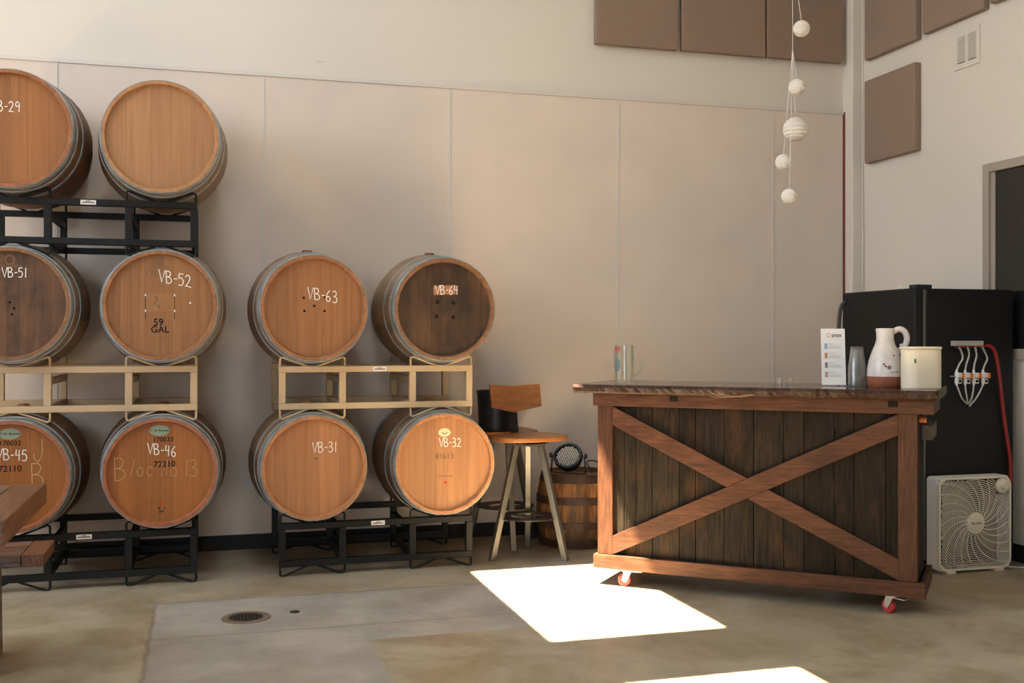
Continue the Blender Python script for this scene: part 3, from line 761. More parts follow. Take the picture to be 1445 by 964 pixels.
for za, zb in ((.01, .055), (.12, .165), (.27, .315), (.40, .452)):
    MB().lathe([(kr(za) - .001, za), (kr(za) + .004, za), (kr(zb) + .004, zb), (kr(zb) - .001, zb)], 48, closed=True).build('hoop', M['keg_hoop'], k, smooth=True)
for i in range(6):
    rr = kr(KH) - .022; a = -rr + i * rr / 3; b_ = a + rr / 3
    poly = [(a + .001 + (b_ - a - .002) * q / 5, math.sqrt(max(0, rr * rr - (a + (b_ - a) * q / 5) ** 2))) for q in range(6)]
    poly = poly + [(p[0], -p[1]) for p in reversed(poly)]
    MB().prism(poly, 2, KH - .04, KH - .015).build('head_board', M['keg'], k)
# stage light
lx, ly = at(802, 6.69)
sl = thing('stage_light', 'round black stage spotlight with many clear lenses lying on the cask', 'stage light', (lx, ly, KH - .0182), 0)
aim = Vector((-.42, -.68, .6)).normalized(); ctr = Vector((0, 0, .105))
rotq = aim.to_track_quat('Z', 'Y').to_euler()
MB().lathe([(0, -.075), (.045, -.072), (.078, -.045), (.086, -.01), (.094, 0), (.094, .02), (.088, .028), (.078, .028), (.078, .012), (0, .012)], 18).build('housing', M['black_plastic'], sl, loc=ctr, rot=rotq)
ln = MB()
for i in range(-5, 6):
    for j in range(-5, 6):
        xx, yy = i * .0145 + (j % 2) * .007, j * .0127
        if xx * xx + yy * yy < .0051: ln.lathe([(.0062, .012), (.0058, .018), (.003, .021), (0, .0215)], 8, xx, yy)
ln.build('lenses', plain('clear_lens', (.55, .54, .5), .2, spec=.8), sl, loc=ctr, rot=rotq)
yk = MB()
side = aim.cross(Vector((0, 0, 1))).normalized()
for sg in (-1, 1):
    p = ctr + side * (.102 * sg)
    yk.bar(p + Vector((0, 0, .015)), Vector((p.x + side.x * .01 * sg, p.y + side.y * .01 * sg, .006)), .022, .006, side=tuple(side))
yk.bar(Vector((side.x * -.11, side.y * -.11, .006)), Vector((side.x * .11, side.y * .11, .006)), .022, .006)
yk.bar(Vector((side.x * -.10 - .02, side.y * -.10 - .06, .006)), Vector((side.x * .10 - .02, side.y * .10 - .06, .006)), .02, .006)
yk.build('yoke', M['black_plastic'], sl)
for sg in (-1, 1): MB().lathe([(.016, -.008), (.016, .008)], 14).build('knob', M['black_plastic'], sl, loc=ctr + side * (.112 * sg) + Vector((0, 0, .012)), rot=side.to_track_quat('Z', 'Y').to_euler())
cp = catmull([(lx + .135, ly - .05, KH - .0115), (lx + .14, ly - .03, KH + .01), (lx + .13, ly + .02, KH + .05), (lx + .19, ly + .03, KH + .055), (lx + .235, ly - .02, KH + .01), (lx + .16, ly + .05, KH - .0115), (lx + .08, ly + .1, KH - .0115)], 8)
tag(MB().tube(cp, .004, 6).build('light_cable', M['black_plastic'], smooth=True), 'black cable coiled beside the stage light on the cask', 'cable')

# ------------------------------------------------------------------ bar counter
ANG = R(-41.2)
CO = ground(837, 801, .09)                        # front left lower corner of the base board
ct = thing('bar_counter', 'rolling rustic wooden bar counter with X-braced plank front and live-edge top', 'bar counter', (CO[0], CO[1], 0), ANG)
def cf(u, off=0.0):                              # local x on the counter's front plane for a pixel column
    rx, ry = ray(u); ux, uy = math.cos(ANG), math.sin(ANG); nx, ny = -math.sin(ANG), math.cos(ANG)
    px, py = CO[0] + nx * off, CO[1] + ny * off
    # px+ux*t = rx*d ; py+uy*t = ry*d
    return (py * rx - px * ry) / (ux * ry - uy * rx)
CW = cf(1306); CD = .46
XP0, XP1, XR0, XR1 = cf(844, .02), cf(865, .02), cf(1267.5, .02), cf(1295, .02)
ZB0, ZB1, ZA0, ZA1, ZS = .09, .162, .938, 1.003, 1.05
MB().box(0, CW, 0, .024, ZB0, ZB1).build('base_board', M['counter_red'], ct, bevel=.003)
MB().box(0, CW, CD - .024, CD, ZB0, ZB1).build('base_board', M['counter_red'], ct, bevel=.003)
for a, b in ((0, .024), (CW - .024, CW)): MB().box(a, b, .0245, CD - .0245, ZB0, ZB1).build('base_board', M['counter_red_y'], ct, bevel=.003)
MB().box(.03, CW - .03, .03, CD - .03, ZB0 + .01, ZB0 + .03).build('bottom_panel', M['counter_dark'], ct)
AX1 = cf(1318, .0)
MB().box(.0, AX1, -.002, .022, ZA0, ZA1).build('apron', M['counter_red'], ct, bevel=.003)
for a, b in ((.0, .022), (AX1 - .022, AX1)): MB().box(a, b, .0225, CD, ZA0, ZA1).build('apron', M['counter_red'], ct, bevel=.003)
for a, b in ((XP0, XP1), (XR0, XR1)): MB().box(a, b, .012, .042, ZB1, ZA0).build('post', M['counter_red_v'], ct, bevel=.003)
# front planks
us = [857, 881, 897.6, 920.3, 958.2, 981.3, 1022.2, 1063.6, 1105.9, 1134.6, 1178.2, 1205.2, 1250.1, 1283]
xs = [cf(u, .04) for u in us]
for i, (a, b) in enumerate(zip(xs[:-1], xs[1:])):
    dy = random.uniform(-.003, .003)
    MB().box(a + .0012, b - .0012, .040 + dy, .060 + dy, ZB1 - .01, ZA0 + .03).build('plank', M['counter_dark'], ct, bevel=.002)
# side planks
ny = 5
for xa, xb in ((XR1 - .022, XR1 - .002), (XP0 + .002, XP0 + .022)):
    for i in range(ny):
        a = .043 + i * (CD - .07) / ny; b = a + (CD - .07) / ny
        MB().box(xa, xb, a + .0015, b - .0015, ZB1 - .01, ZA0 + .03).build('plank', M['counter_dark'], ct, bevel=.002)
# braces
XL_, XR_ = XP1, XR0
hb = .098                                          # vertical extent of a brace
zl0, zl1 = ZB1 + .002, ZA0 - .002
def brace(xa, za, xb, zb, y0, y1, name='brace'):
    MB().prism([(xa, za), (xb, zb), (xb, zb + hb), (xa, za + hb)], 1, y0, y1).build(name, M['counter_red'], ct, bevel=.002)
brace(XL_, zl0, XR_, zl1 - hb, .012, .039)
sl_ = (zl1 - zl0 - hb) / (XR_ - XL_)
def zdown(x): return zl1 - hb - (x - XL_) * sl_
xm = (XL_ + XR_) / 2; gap = hb / (2 * sl_) + .001
for s in (0, 1):
    xa, xb = (XL_, xm) if s == 0 else (xm, XR_)
    za, zb = zdown(xa), zdown(xb)
    if s == 0:
        poly = [(xa, za), (xm - gap, zdown(xm - gap)), (xm, zdown(xm) + hb), (xa, za + hb)]
    else:
        poly = [(xm, zdown(xm)), (xb, zb), (xb, zb + hb), (xm + gap, zdown(xm + gap) + hb)]
    MB().prism(poly, 1, .014, .039).build('brace', M['counter_red'], ct, bevel=.002)
# live-edge slab
x0, x1 = cf(808, -.05), cf(1321, -.05); vs = []; n = 90; fs = []
SD0, SD1 = -.05, .60
for i in range(n + 1):
    f = i / n; xx = x0 + (x1 - x0) * f
    wob = .006 * math.sin(f * 23) + .004 * math.sin(f * 61 + 1) + random.uniform(-.0035, .0035)
    wo2 = random.uniform(-.003, .003)
    vs += [(xx, SD0 + wob, ZS), (xx, SD0 - .006 + wob + wo2, ZS - .016), (xx, SD0 + .002 + wob - wo2, ZS - .036), (xx, SD0 + .012 + wob, ZA1 + .001), (xx, SD1, ZA1 + .001), (xx, SD1, ZS)]
for i in range(n):
    for q in range(6): fs.append((i * 6 + q, i * 6 + (q + 1) % 6, i * 6 + 6 + (q + 1) % 6, i * 6 + 6 + q))
fs += [tuple(range(6)), tuple(n * 6 + q for q in range(6))]
so = mk('slab_top', vs, fs, M['slab'], ct)
so.data.materials.append(wood('bark_edge', (.062, .022, .008), (.010, .005, .003), axis=2, rough=.55, grain=70, stretch=.35, contrast=1.2, rand=.02, bump=.6, spec=.3))
for pl_ in so.data.polygons:
    if pl_.center.y < SD0 + .02 and abs(pl_.normal.z) < .8: pl_.material_index = 1
MB().box(x1 + .0005, x1 + .012, .06, SD1, ZA1 + .004, ZS - .001).build('slab_end', M['slab_end'], ct)
MB().box(XR1 + .001, XR1 + .05, .25, .55, .80, .87).build('shelf_end', M['slab_end'], ct)
MB().box(XP0 + .05, XR1 - .03, .25, .55, .80, .825).build('shelf', M['counter_dark'], ct)
MB().lathe([(.014, 0), (.014, .03)], 14, axis=0).build('end_knob', M['orange'], ct, loc=(XR1 + .0, .13, .905))
for u_, z_ in ((951, .985), (1260, .985)):
    xx = cf(u_); MB().box(xx - .022, xx + .022, -.0035, -.0015, z_ - .016, z_ + .012).build('slot', M['ink'], ct)
sv = MB()
for q in range(3):
    p = [(cf(1000) + q * .03, SD0 - .006, ZS - .03), (cf(1012) + q * .035, SD0 - .016, ZS - .05 + .004 * q), (cf(1040) + q * .02, SD0 - .014, ZS - .046), (cf(1060) + q * .015, SD0 - .004, ZS - .034)]
    sv.tube(catmull(p, 5), .0009, 5)
sv.build('splinter', plain('pale_splinter', (.35, .22, .12), .7), ct)
for u_, v_ in ((1005, 700), (1022, 726), (893, 742), (1180, 612)):
    pass
# casters
def caster(x, y, rz):
    e = Vector((x, y, 0)); c_, s_ = math.cos(rz), math.sin(rz)
    mt = Matrix.Translation(e) @ Matrix.Rotation(rz, 4, 'Z')
    fk = MB(); fk.box(-.035, .035, -.03, .03, .082, .0905)
    for sg in (-1, 1): fk.prism([(-.018, .084), (.022, .084), (.034, .034), (.014, .022), (.0, .045)], 1, sg * .02 - .0015, sg * .02 + .0015)
    fk.lathe([(.008, -.024), (.008, .024)], 10, .02, 0, .033, axis=1)
    fk.box(-.07, -.02, -.012, .012, .074, .078)
    fk.v = [tuple(mt @ Vector(v)) for v in fk.v]; o = fk.build('caster', M['chrome'], ct)
    wl = MB().lathe([(.012, -.015), (.028, -.015), (.033, -.010), (.033, .010), (.028, .015), (.012, .015)], 28, .02, 0, .033, axis=1)
    wl.v = [tuple(mt @ Vector(v)) for v in wl.v]; wl.build('wheel', M['caster'], o, smooth=True)
caster(cf(882), .05, R(200)); caster(cf(1258), .05, R(150)); caster(.12, CD - .07, R(30)); caster(CW - .16, CD - .07, R(70))

def on_counter(u, yoff):                           # world point on the counter top, yoff behind the front line
    lx_ = cf(u, yoff); c_, s_ = math.cos(ANG), math.sin(ANG)
    return (CO[0] + c_ * lx_ - s_ * yoff, CO[1] + s_ * lx_ + c_ * yoff, ZS - .0004)
def dep(p): return p[0] * SP + p[1] * CP
# beer mug
p = on_counter(881, .20); mg = thing('beer_mug', 'empty dimpled glass beer mug on the bar counter', 'mug', p, -PHI)
sc = dep(p) / F_PX
r_ = 13.5 * sc; h_ = 54 * sc
MB().lathe([(0, 0), (r_ * 1.04, 0), (r_ * 1.06, .008), (r_ * 1.04, h_ * .72), (r_, h_ * .78), (r_, h_), (r_ * .93, h_), (r_ * .92, .016), (0, .014)], 28).build('glass_body', M['glass'], mg, smooth=True)
dm = MB()
for kk in range(9):
    a = 2 * math.pi * kk / 9
    for zz in (.25, .52): dm.lathe([(.011, 0), (.008, .003), (0, .004)], 10, r_ * 1.035 * math.cos(a), r_ * 1.035 * math.sin(a), h_ * zz)
hp = catmull([(r_ * .98, 0, h_ * .68), (r_ * 1.5, 0, h_ * .72), (r_ * 1.75, 0, h_ * .52), (r_ * 1.6, 0, h_ * .30), (r_ * .98, 0, h_ * .18)], 6)
MB().tube(hp, .0075, 8).build('handle', M['glass'], mg, smooth=True)
def wrap(name, a0, a1, z0, z1, mat, par, rr):
    mb = MB(); n = 10
    for i in range(n):
        q0, q1 = R(a0 + (a1 - a0) * i / n), R(a0 + (a1 - a0) * (i + 1) / n)
        mb.add([(rr * math.cos(q0), rr * math.sin(q0), z0), (rr * math.cos(q1), rr * math.sin(q1), z0), (rr * math.cos(q1), rr * math.sin(q1), z1), (rr * math.cos(q0), rr * math.sin(q0), z1)], [(0, 1, 2, 3)])
    return mb.build(name, mat, par)
wrap('red_print', 185, 240, h_ * .84, h_ * .95, plain('red_print', (.42, .10, .08), .5), mg, r_ * 1.005)
bl = plain('blue_print', (.08, .20, .26), .5)
em = MB()
for kk in range(20):
    q0, q1 = 2 * math.pi * kk / 20, 2 * math.pi * (kk + 1) / 20
    def PT_(q, k): 
        a = R(215) + .42 * k * math.cos(q); return (r_ * 1.065 * math.cos(a), r_ * 1.065 * math.sin(a), h_ * (.48 + .16 * k * math.sin(q)))
    em.add([PT_(q0, 1), PT_(q1, 1), PT_(q1, .72), PT_(q0, .72)], [(0, 1, 2, 3)])
    if kk % 5 == 0: em.add([PT_(q0, .6), PT_(q0 + .9, .6), PT_(q0 + .9, .1), PT_(q0, .1)], [(0, 1, 2, 3)])
em.build('emblem', bl, mg)
# low clear cups
for u_, lab in ((1099, 'low clear plastic cup by itself on the counter, beside a matching one'), (1114, 'low clear plastic cup on the counter nearer the menu card')):
    p = on_counter(u_, .42); sc = dep(p) / F_PX; r_ = 5.5 * sc
    cpo = MB().lathe([(0, .0), (r_ * .8, 0), (r_, .032), (r_ * .95, .032), (r_ * .75, .003), (0, .003)], 20).build('plastic_cup', M['cup'], smooth=True); cpo.location = p
    tag(cpo, lab, 'cup')
# menu card in an acrylic stand
p = on_counter(1177, .30); sc = dep(p) / F_PX
mn = thing('menu_stand', 'white printed menu card in a clear acrylic stand on the counter', 'menu', p, -PHI - R(8))
mw, mh_ = 33 * sc, 82 * sc
MB().box(-mw * .56, mw * .51, -.03, .035, 0, .006).build('stand_base', M['acrylic'], mn, bevel=.001)
tilt = (R(-9), 0, 0)
cd = MB().box(-mw / 2, mw / 2, 0, .003, .006, mh_).build('card', M['paper'], mn, rot=tilt)
pk = plain('pink_print', (.75, .30, .25), .7); gy_ = plain('grey_print', (.45, .44, .43), .7)
MB().lathe([(.007, -.0008), (.0105, -.0008), (.0105, -.0004), (.007, -.0004)], 18, -.022, 0, mh_ * .885, axis=1, closed=True).build('logo', pk, cd)
text_mesh('menu_title', 'pizza', .024, M['ink'], cd, (.018, -.0006, mh_ * .885), FR)
MB().box(-.004, .042, -.0008, -.0003, mh_ * .845, mh_ * .85).build('print_line', gy_, cd)
for i, c_ in enumerate(((.25, .40, .60), (.60, .25, .12), (.22, .22, .18), (.55, .28, .2))):
    zz = mh_ * (.70 - .165 * i)
    MB().box(-mw * .36, -mw * .24, -.0008, -.0003, zz - .016, zz + .012).build('picture', plain('picture_print', c_, .7), cd)
    MB().box(-mw * .2, mw * .06, -.0008, -.0003, zz + .008, zz + .0105).build('print_line', pk, cd)
    for j in range(3): MB().box(-mw * .18, mw * (.34 - .05 * (j % 2)), -.0008, -.0003, zz - .003 - j * .0055, zz - .0012 - j * .0055).build('print_line', gy_, cd)
# stack of clear cups, upside down
p = on_counter(1209.5, .30); sc = dep(p) / F_PX
rb_, rt_, ch_ = 12.6 * sc, 8.6 * sc, .105
me_cup = None
NC = 8; tot = 56 * sc; step = (tot - ch_) / (NC - 1)
labs = ['clear plastic cup, ' + q + ' in the upside-down stack on the counter' for q in ('lowest', 'second from the bottom', 'third from the bottom', 'fourth from the bottom', 'fourth from the top', 'third from the top', 'second from the top', 'topmost')]
for i in range(NC):
    if me_cup is None:
        o = MB().lathe([(rb_, 0), (rb_ + .0015, .001), (rb_ + .0015, .004), (rb_ - .0015, .006), (rt_, ch_ - .002), (rt_ - .002, ch_), (0, ch_)], 24).build('plastic_cup', M['cup'], smooth=True)
        me_cup = o.data
        bm = bmesh.new(); bm.from_mesh(me_cup)
        big = [f for f in bm.faces if len(f.verts) > 4 and f.calc_center_median().z < .01]
        bmesh.ops.delete(bm, geom=big, context='FACES_ONLY'); bm.to_mesh(me_cup); bm.free()
    else:
        o = bpy.data.objects.new('plastic_cup', me_cup); C.objects.link(o)
    o.location = (p[0], p[1], p[2] + i * step); tag(o, labs[i], 'cup', 'nested clear cups on the counter')
# jug
p = on_counter(1249, .27); sc = dep(p) / F_PX
jg = thing('ceramic_jug', 'white glazed ceramic jug with bare terracotta foot and loop handle', 'jug', p, -PHI)
S = sc
terr = plain('terracotta', (.27, .085, .04), .7, var=.15, vscale=20); glz = plain('white_glaze', (.66, .61, .57), .25, var=.10, vscale=18)
MB().lathe([(0, 0), (21 * S, 0), (23.5 * S, 3 * S), (24.5 * S, 9 * S), (24.6 * S, 15.8 * S), (0, 15.8 * S)], 36).build('foot', terr, jg, smooth=True)
MB().lathe([(24.7 * S, 15.5 * S), (24.3 * S, 26 * S), (22 * S, 38 * S), (18 * S, 50 * S), (13.5 * S, 61 * S), (11.8 * S, 68 * S), (12 * S, 76 * S), (12.8 * S, 81 * S), (12.4 * S, 83 * S), (10.5 * S, 82 * S), (10 * S, 70 * S), (0, 60 * S)], 36).build('body', glz, jg, smooth=True)
hp = catmull([(11 * S, 0, 78 * S), (19 * S, -2 * S, 82 * S), (27 * S, -2 * S, 78 * S), (30 * S, -2 * S, 68 * S), (27 * S, -1 * S, 58 * S), (19 * S, 0, 51 * S), (14 * S, 0, 52 * S)], 6)
MB().tube(hp, 4.2 * S, 10).build('handle', glz, jg, smooth=True)
dk = plain('jug_paint_dark', (.08, .07, .08), .5)
dec = MB()
def jr(z):
    pr = [(15.5, 24.75), (26, 24.4), (38, 22.1), (50, 18.1), (61, 13.6)]
    for (za, ra), (zb, rb2) in zip(pr[:-1], pr[1:]):
        if za <= z <= zb: return ra + (rb2 - ra) * (z - za) / (zb - za)
    return 13
def jdot(name, ang, z, r0, mat):
    rr = jr(z) + .25; mb = MB(); pts = []
    for i in range(12):
        q = 2 * math.pi * i / 12; zz = z + r0 * math.sin(q); aa = R(ang) + r0 * math.cos(q) / rr
        r2 = jr(zz) + .3; pts.append((r2 * S * math.cos(aa), r2 * S * math.sin(aa), zz * S))
    mb.add(pts, [tuple(range(12))]); mb.build(name, mat, jg)
for a_, z_ in ((247, 33), (252, 30)): jdot('painted_berry', a_, z_, 1.5, plain('berry_paint', (.30, .05, .03), .5))
jdot('painted_bloom', 264, 28.5, 2.8, plain('bloom_paint', (.16, .15, .16), .5))
for q in range(9):
    a_ = 268 + q * 3.4; rr = jr(21) + .3
    z0_ = 20.5 + (q % 3) * .7
    dec.add([(rr * S * math.cos(R(a_)), rr * S * math.sin(R(a_)), z0_ * S), (rr * S * math.cos(R(a_ + 3.6)), rr * S * math.sin(R(a_ + 3.6)), (z0_ + .4) * S), (rr * S * math.cos(R(a_ + 3.6)), rr * S * math.sin(R(a_ + 3.6)), (z0_ + 1.1) * S), (rr * S * math.cos(R(a_)), rr * S * math.sin(R(a_)), (z0_ + 1.0) * S)], [(0, 1, 2, 3)])
dec.build('painted_script', dk, jg)
jdot('handle_dot', 285, 45, 1.2, dk)
# spray/pump head seen through the handle: small white tap
tp_ = MB(); tp_.box(19 * S, 27 * S, 6 * S, 10 * S, 67 * S, 70 * S); tp_.box(21.5 * S, 24.5 * S, 6.5 * S, 9.5 * S, 54 * S, 67 * S)
p2 = on_counter(1275, .50)
bt = thing('soap_pump', 'small white pump bottle standing behind the ceramic jug', 'bottle', p2, -PHI)
MB().lathe([(0, 0), (.025, 0), (.026, .01), (.026, .12), (.012, .145), (.012, .155), (0, .155)], 20).build('bottle_body', M['paper'], bt, smooth=True)
pm = MB().lathe([(.006, .155), (.006, .20)], 10); pm.box(-.016, .014, -.008, .008, .198, .212); pm.build('pump_head', M['paper'], bt)
# napkin dispenser
p = on_counter(1299.5, .20); sc = dep(p) / F_PX; S = sc
nd = thing('napkin_box', 'cream plastic box with rounded ends on the counter beside the jug', 'box', p, -PHI + R(4))
MB().prism(rrect(55 * S, 36 * S, 17.5 * S, 8), 2, 0, 55 * S).build('body', M['cream_plastic'], nd, smooth=True, bevel=.003)
MB().prism(rrect(57 * S, 38 * S, 18.5 * S, 8), 2, 55.3 * S, 59 * S).build('lid', M['cream_plastic'], nd, smooth=True, bevel=.004)
MB().box(-17.6 * S, -15.6 * S, -18.6 * S, -17.6 * S, 36 * S, 42 * S).build('green_light', plain('green_light', (.01, .16, .04), .4), nd)
MB().prism(rrect(52 * S, 34 * S, 16.5 * S, 8), 2, 54.9 * S, 55.4 * S).build('seam', M['batten'], nd)

# ------------------------------------------------------------------ black fridge with beer manifold
FX0, FX1, FY0, FY1, FZ = 3.785, 4.45, 5.06, 5.76, 1.575
fg = thing('fridge', 'black fridge converted for kegs standing in the corner', 'fridge', (FX0, FY0, 0))
FW, FD = FX1 - FX0, FY1 - FY0
MB().box(.078, FW, 0, FD, .03, FZ - .006).build('body', M['fridge'], fg, bevel=.008)
MB().box(.062, .08, .006, FD - .006, .05, FZ - .012).build('gasket', plain('grey_gasket', (.16, .15, .12), .6), fg)
MB().box(0, .062, -.004, FD, .04, FZ - .004).build('door', M['fridge'], fg, bevel=.014, seg=3)
hp = catmull([(0, FD - .04, FZ - .06), (-.035, FD - .04, FZ - .10), (-.05, FD - .04, FZ - .25), (-.05, FD - .04, FZ - .50), (-.035, FD - .04, FZ - .62), (0, FD - .04, FZ - .66)], 6)
MB().tube(hp, .012, 8).build('handle', plain('grey_handle', (.05, .05, .048), .4), fg, smooth=True)
MB().box(.02, .125, .01, .075, FZ - .006, FZ + .016).build('hinge_cap', M['black_plastic'], fg, bevel=.004)
for a_, b_ in ((.1, .05), (.1, FD - .05), (FW - .05, .05), (FW - .05, FD - .05)): MB().lathe([(.02, 0), (.02, .031)], 12, a_, b_).build('foot', M['black_plastic'], fg)
pc = MB()
for i in range(2):
    bx_ = .05 + i * .11; q = [(bx_ + random.uniform(-.03, .03), .25 + random.uniform(-.04, .04), FZ - .005 + random.uniform(0, .03)) for _ in range(9)]
    bm = bmesh.new(); [bm.verts.new(v_) for v_ in q]; bmesh.ops.convex_hull(bm, input=bm.verts)
    me = bpy.data.meshes.new('crumpled_paper'); bm.to_mesh(me); bm.free(); me.materials.append(M['paper'])
    o = bpy.data.objects.new('crumpled_paper', me); C.objects.link(o); o.location = (FX0 + .02, FY0 - .02 + .05 * i, .004)
    tag(o, ('crumpled white paper lying on top of the fridge near its hinge', 'second scrap of white paper on top of the fridge')[i], 'paper')
# manifold on the fridge side
def fs_(u, v, off=.0):                             # point on the fridge side plane
    x, d = on_y(u, FY0 - off); return (x, FY0 - off, zpix(v, d))
mf = thing('gas_manifold', 'grey four-valve gas manifold bar mounted on the fridge side', 'manifold', fs_(1366, 490))
o0 = Vector(mf.location)
def rel(u, v, off): return Vector(fs_(u, v, off)) - o0
a, b_ = rel(1344, 485.5, .02), rel(1384, 485.5, .02)
MB().box(a.x, b_.x, -.045, -.003, a.z - .011, a.z + .018).build('bar', plain('grey_bar', (.42, .38, .32), .5), mf, bevel=.003)
MB().tube([rel(1347, 489.6, .03), rel(1392, 488.4, .03)], .0065, 8).build('red_tube', M['hose_red'], mf, smooth=True)
ends = []
for i, (u0, v0, ua, va, um, vm, u1, v1) in enumerate(((1352, 489, 1356, 495, 1358, 507, 1350, 522), (1364, 489, 1367, 495, 1366, 507, 1362, 522), (1375, 489, 1377, 495, 1377, 507, 1374, 522), (1385, 489, 1389, 496, 1393, 508, 1387, 522))):
    MB().tube([rel(u0, v0, .03), rel(ua, va, .032)], .0075, 8).build('valve', M['chrome'], mf, smooth=True)
    MB().tube(catmull([rel(ua, va, .03), rel((ua + um) / 2 + 1, (va + vm) / 2, .03), rel(um, vm, .03), rel((um + u1) / 2 - .5, (vm + v1) / 2, .03), rel(u1, v1 + 1, .03)], 5), .0048, 8).build('gas_line', M['hose_clear'], mf, smooth=True)
    # flow-control body
    vd = thing('line_valve', ['orange-levered keg line valve, first under the manifold nearest the counter', 'orange-levered keg line valve, second under the manifold from the counter', 'orange-levered keg line valve, third under the manifold from the counter', 'orange-levered keg line valve nearest the red hose'][i], 'valve', fs_(u1, 544), 0, 'keg line valves on the fridge')
    o1 = Vector(vd.location)
    def r1(u, v, off): return Vector(fs_(u, v, off)) - o1
    MB().tube([r1(u1, 522, .03), r1(u1, 526, .03), r1(u1, 540, .03), r1(u1, 544, .03)], [.006, .0085, .0085, .006], 10).build('valve_tube', M['white_label'], vd, smooth=True)
    A, B = r1(u1 + 1.5, 526, .04), r1(u1 + 6, 533, .04); MB().box(A.x, B.x, -.045, -.012, B.z, A.z).build('valve_body', M['white_label'], vd, bevel=.002)
    A, B = r1(u1 + 6, 526.5, .04), r1(u1 + 9.5, 534, .04); MB().box(A.x, B.x, -.05, -.015, B.z, A.z).build('lever', M['orange'], vd, bevel=.003)
    A, B = r1(u1 + 1.5, 534.5, .03), r1(u1 + 7.5, 541.5, .03); MB().box(A.x, B.x, -.03, -.002, B.z, A.z).build('clip', M['white_label'], vd, bevel=.002)
    cc = (A + B) / 2; MB().lathe([(0, 0), (.0075, 0), (.0075, .004), (0, .004)], 12, cc.x, -.034, cc.z, axis=1).build('clip_eye', M['ink'], vd)
    e = [(1364, 569.5), (1365.6, 570), (1367.4, 569.8), (1367.8, 573.5)][i]
    ln_ = MB().tube(catmull([fs_(u1, 543, .03), fs_(u1 + (e[0] - u1) * .25 - (.5, .2, -1, -1.5)[i], 551, .032), fs_(u1 + (e[0] - u1) * .6 + (-1, .5, 1, 2)[i], 562, .03), fs_(e[0], e[1], .006)], 6), .0046, 8).build('beer_line', M['hose_clear'], smooth=True)
    tag(ln_, ['milky beer line from the first valve into the fridge side', 'milky beer line from the second valve into the fridge side', 'milky beer line from the third valve into the fridge side', 'milky beer line from the valve by the red hose'][i], 'hose', 'beer lines on the fridge side')
MB().tube([rel(1341, 531, .03), rel(1348, 531, .03)], .005, 8).build('end_fitting', M['chrome'], mf, smooth=True)
hz = [fs_(1391, 488, .03), fs_(1398, 489, .035), fs_(1404, 497, .035), fs_(1409, 520, .03), fs_(1413, 555, .025), fs_(1417, 590, .02), fs_(1422, 625, .02), fs_(1426, 655, .02), fs_(1425, 690, .02), fs_(1421, 730, .02)]
tag(MB().tube(catmull(hz, 6), .0105, 10).build('red_gas_hose', M['hose_red'], smooth=True), 'long red gas hose hanging down the side of the black fridge', 'hose')

# ------------------------------------------------------------------ box fan
fy = 4.925; xa, d = on_y(1325, fy); xb, _ = on_y(1427.5, fy)
FWd = xb - xa; FHt = .515
fn = thing('box_fan', 'cream square box fan standing on the floor against the fridge', 'fan', ((xa + xb) / 2, fy, 0))
def ring(mb, outer, inner, y0, y1):
    n = len(outer); vs = [(p[0], y0, p[1]) for p in outer] + [(p[0], y0, p[1]) for p in inner] + [(p[0], y1, p[1]) for p in outer] + [(p[0], y1, p[1]) for p in inner]
    fs = []
    for i in range(n):
        j = (i + 1) % n
        fs += [(i, j, n + j, n + i), (2 * n + i, 3 * n + i, 3 * n + j, 2 * n + j), (i, 2 * n + i, 2 * n + j, j), (n + i, n + j, 3 * n + j, 3 * n + i)]
    return mb.add(vs, fs)
zc = FHt / 2 + .012
ring(MB(), rrect(FWd, FHt, .055, 6, 0, zc), rrect(FWd - .03, FHt - .03, .042, 6, 0, zc), 0, .022).build('front_frame', M['fan_plastic'], fn, smooth=True, bevel=.003)
ring(MB(), rrect(FWd - .004, FHt - .004, .02, 6, 0, zc), rrect(FWd - .02, FHt - .02, .015, 6, 0, zc), .022, .105).build('casing', M['fan_side'], fn, smooth=True)
g = MB(); hx, hz_ = FWd / 2 - .015, FHt / 2 - .015
def inside(x, z):
    ax_, az_ = abs(x), abs(z); r_ = .042
    if ax_ > hx or az_ > hz_: return False
    if ax_ > hx - r_ and az_ > hz_ - r_: return (ax_ - hx + r_) ** 2 + (az_ - hz_ + r_) ** 2 < r_ * r_
    return not (x > hx - .085 and z > hz_ - .085)
rr_ = .062
while rr_ < .33:
    n = 120; prev = None
    for i in range(n + 1):
        a = 2 * math.pi * i / n; x, z = rr_ * math.cos(a), rr_ * math.sin(a); ok = inside(x, z)
        if ok and prev: 
            x0_, z0_ = prev; k1 = 1 - .0046 / rr_
            g.add([(x0_, .002, zc + z0_), (x, .002, zc + z), (x * k1, .002, zc + z * k1), (x0_ * k1, .002, zc + z0_ * k1), (x0_, .007, zc + z0_), (x, .007, zc + z)], [(0, 1, 2, 3), (0, 1, 5, 4)])
        prev = (x, z) if ok else None
    rr_ += .0112
for s_ in range(22):
    pts = []
    for i in range(26):
        r0 = .055 + i * .0105; a = 2 * math.pi * s_ / 22 + .9 * (r0 - .055) / .25; x, z = r0 * math.cos(a), r0 * math.sin(a)
        if not inside(x, z): break
        pts.append((x, .001, zc + z))
    if len(pts) > 2: g.tube(pts, .0027, 4)
g.build('grille', M['fan_plastic'], fn)
MB().lathe([(0, -.006), (.05, -.006), (.058, -.002), (.058, .01), (0, .01)], 36, 0, 0, zc, axis=1).build('hub_badge', M['fan_plastic'], fn, smooth=True)
text_mesh('badge_text', 'PELONIS', .018, M['ink'], fn, (0, -.0068, zc), FR)
kx_, kz_ = hx - .042, zc + hz_ - .042
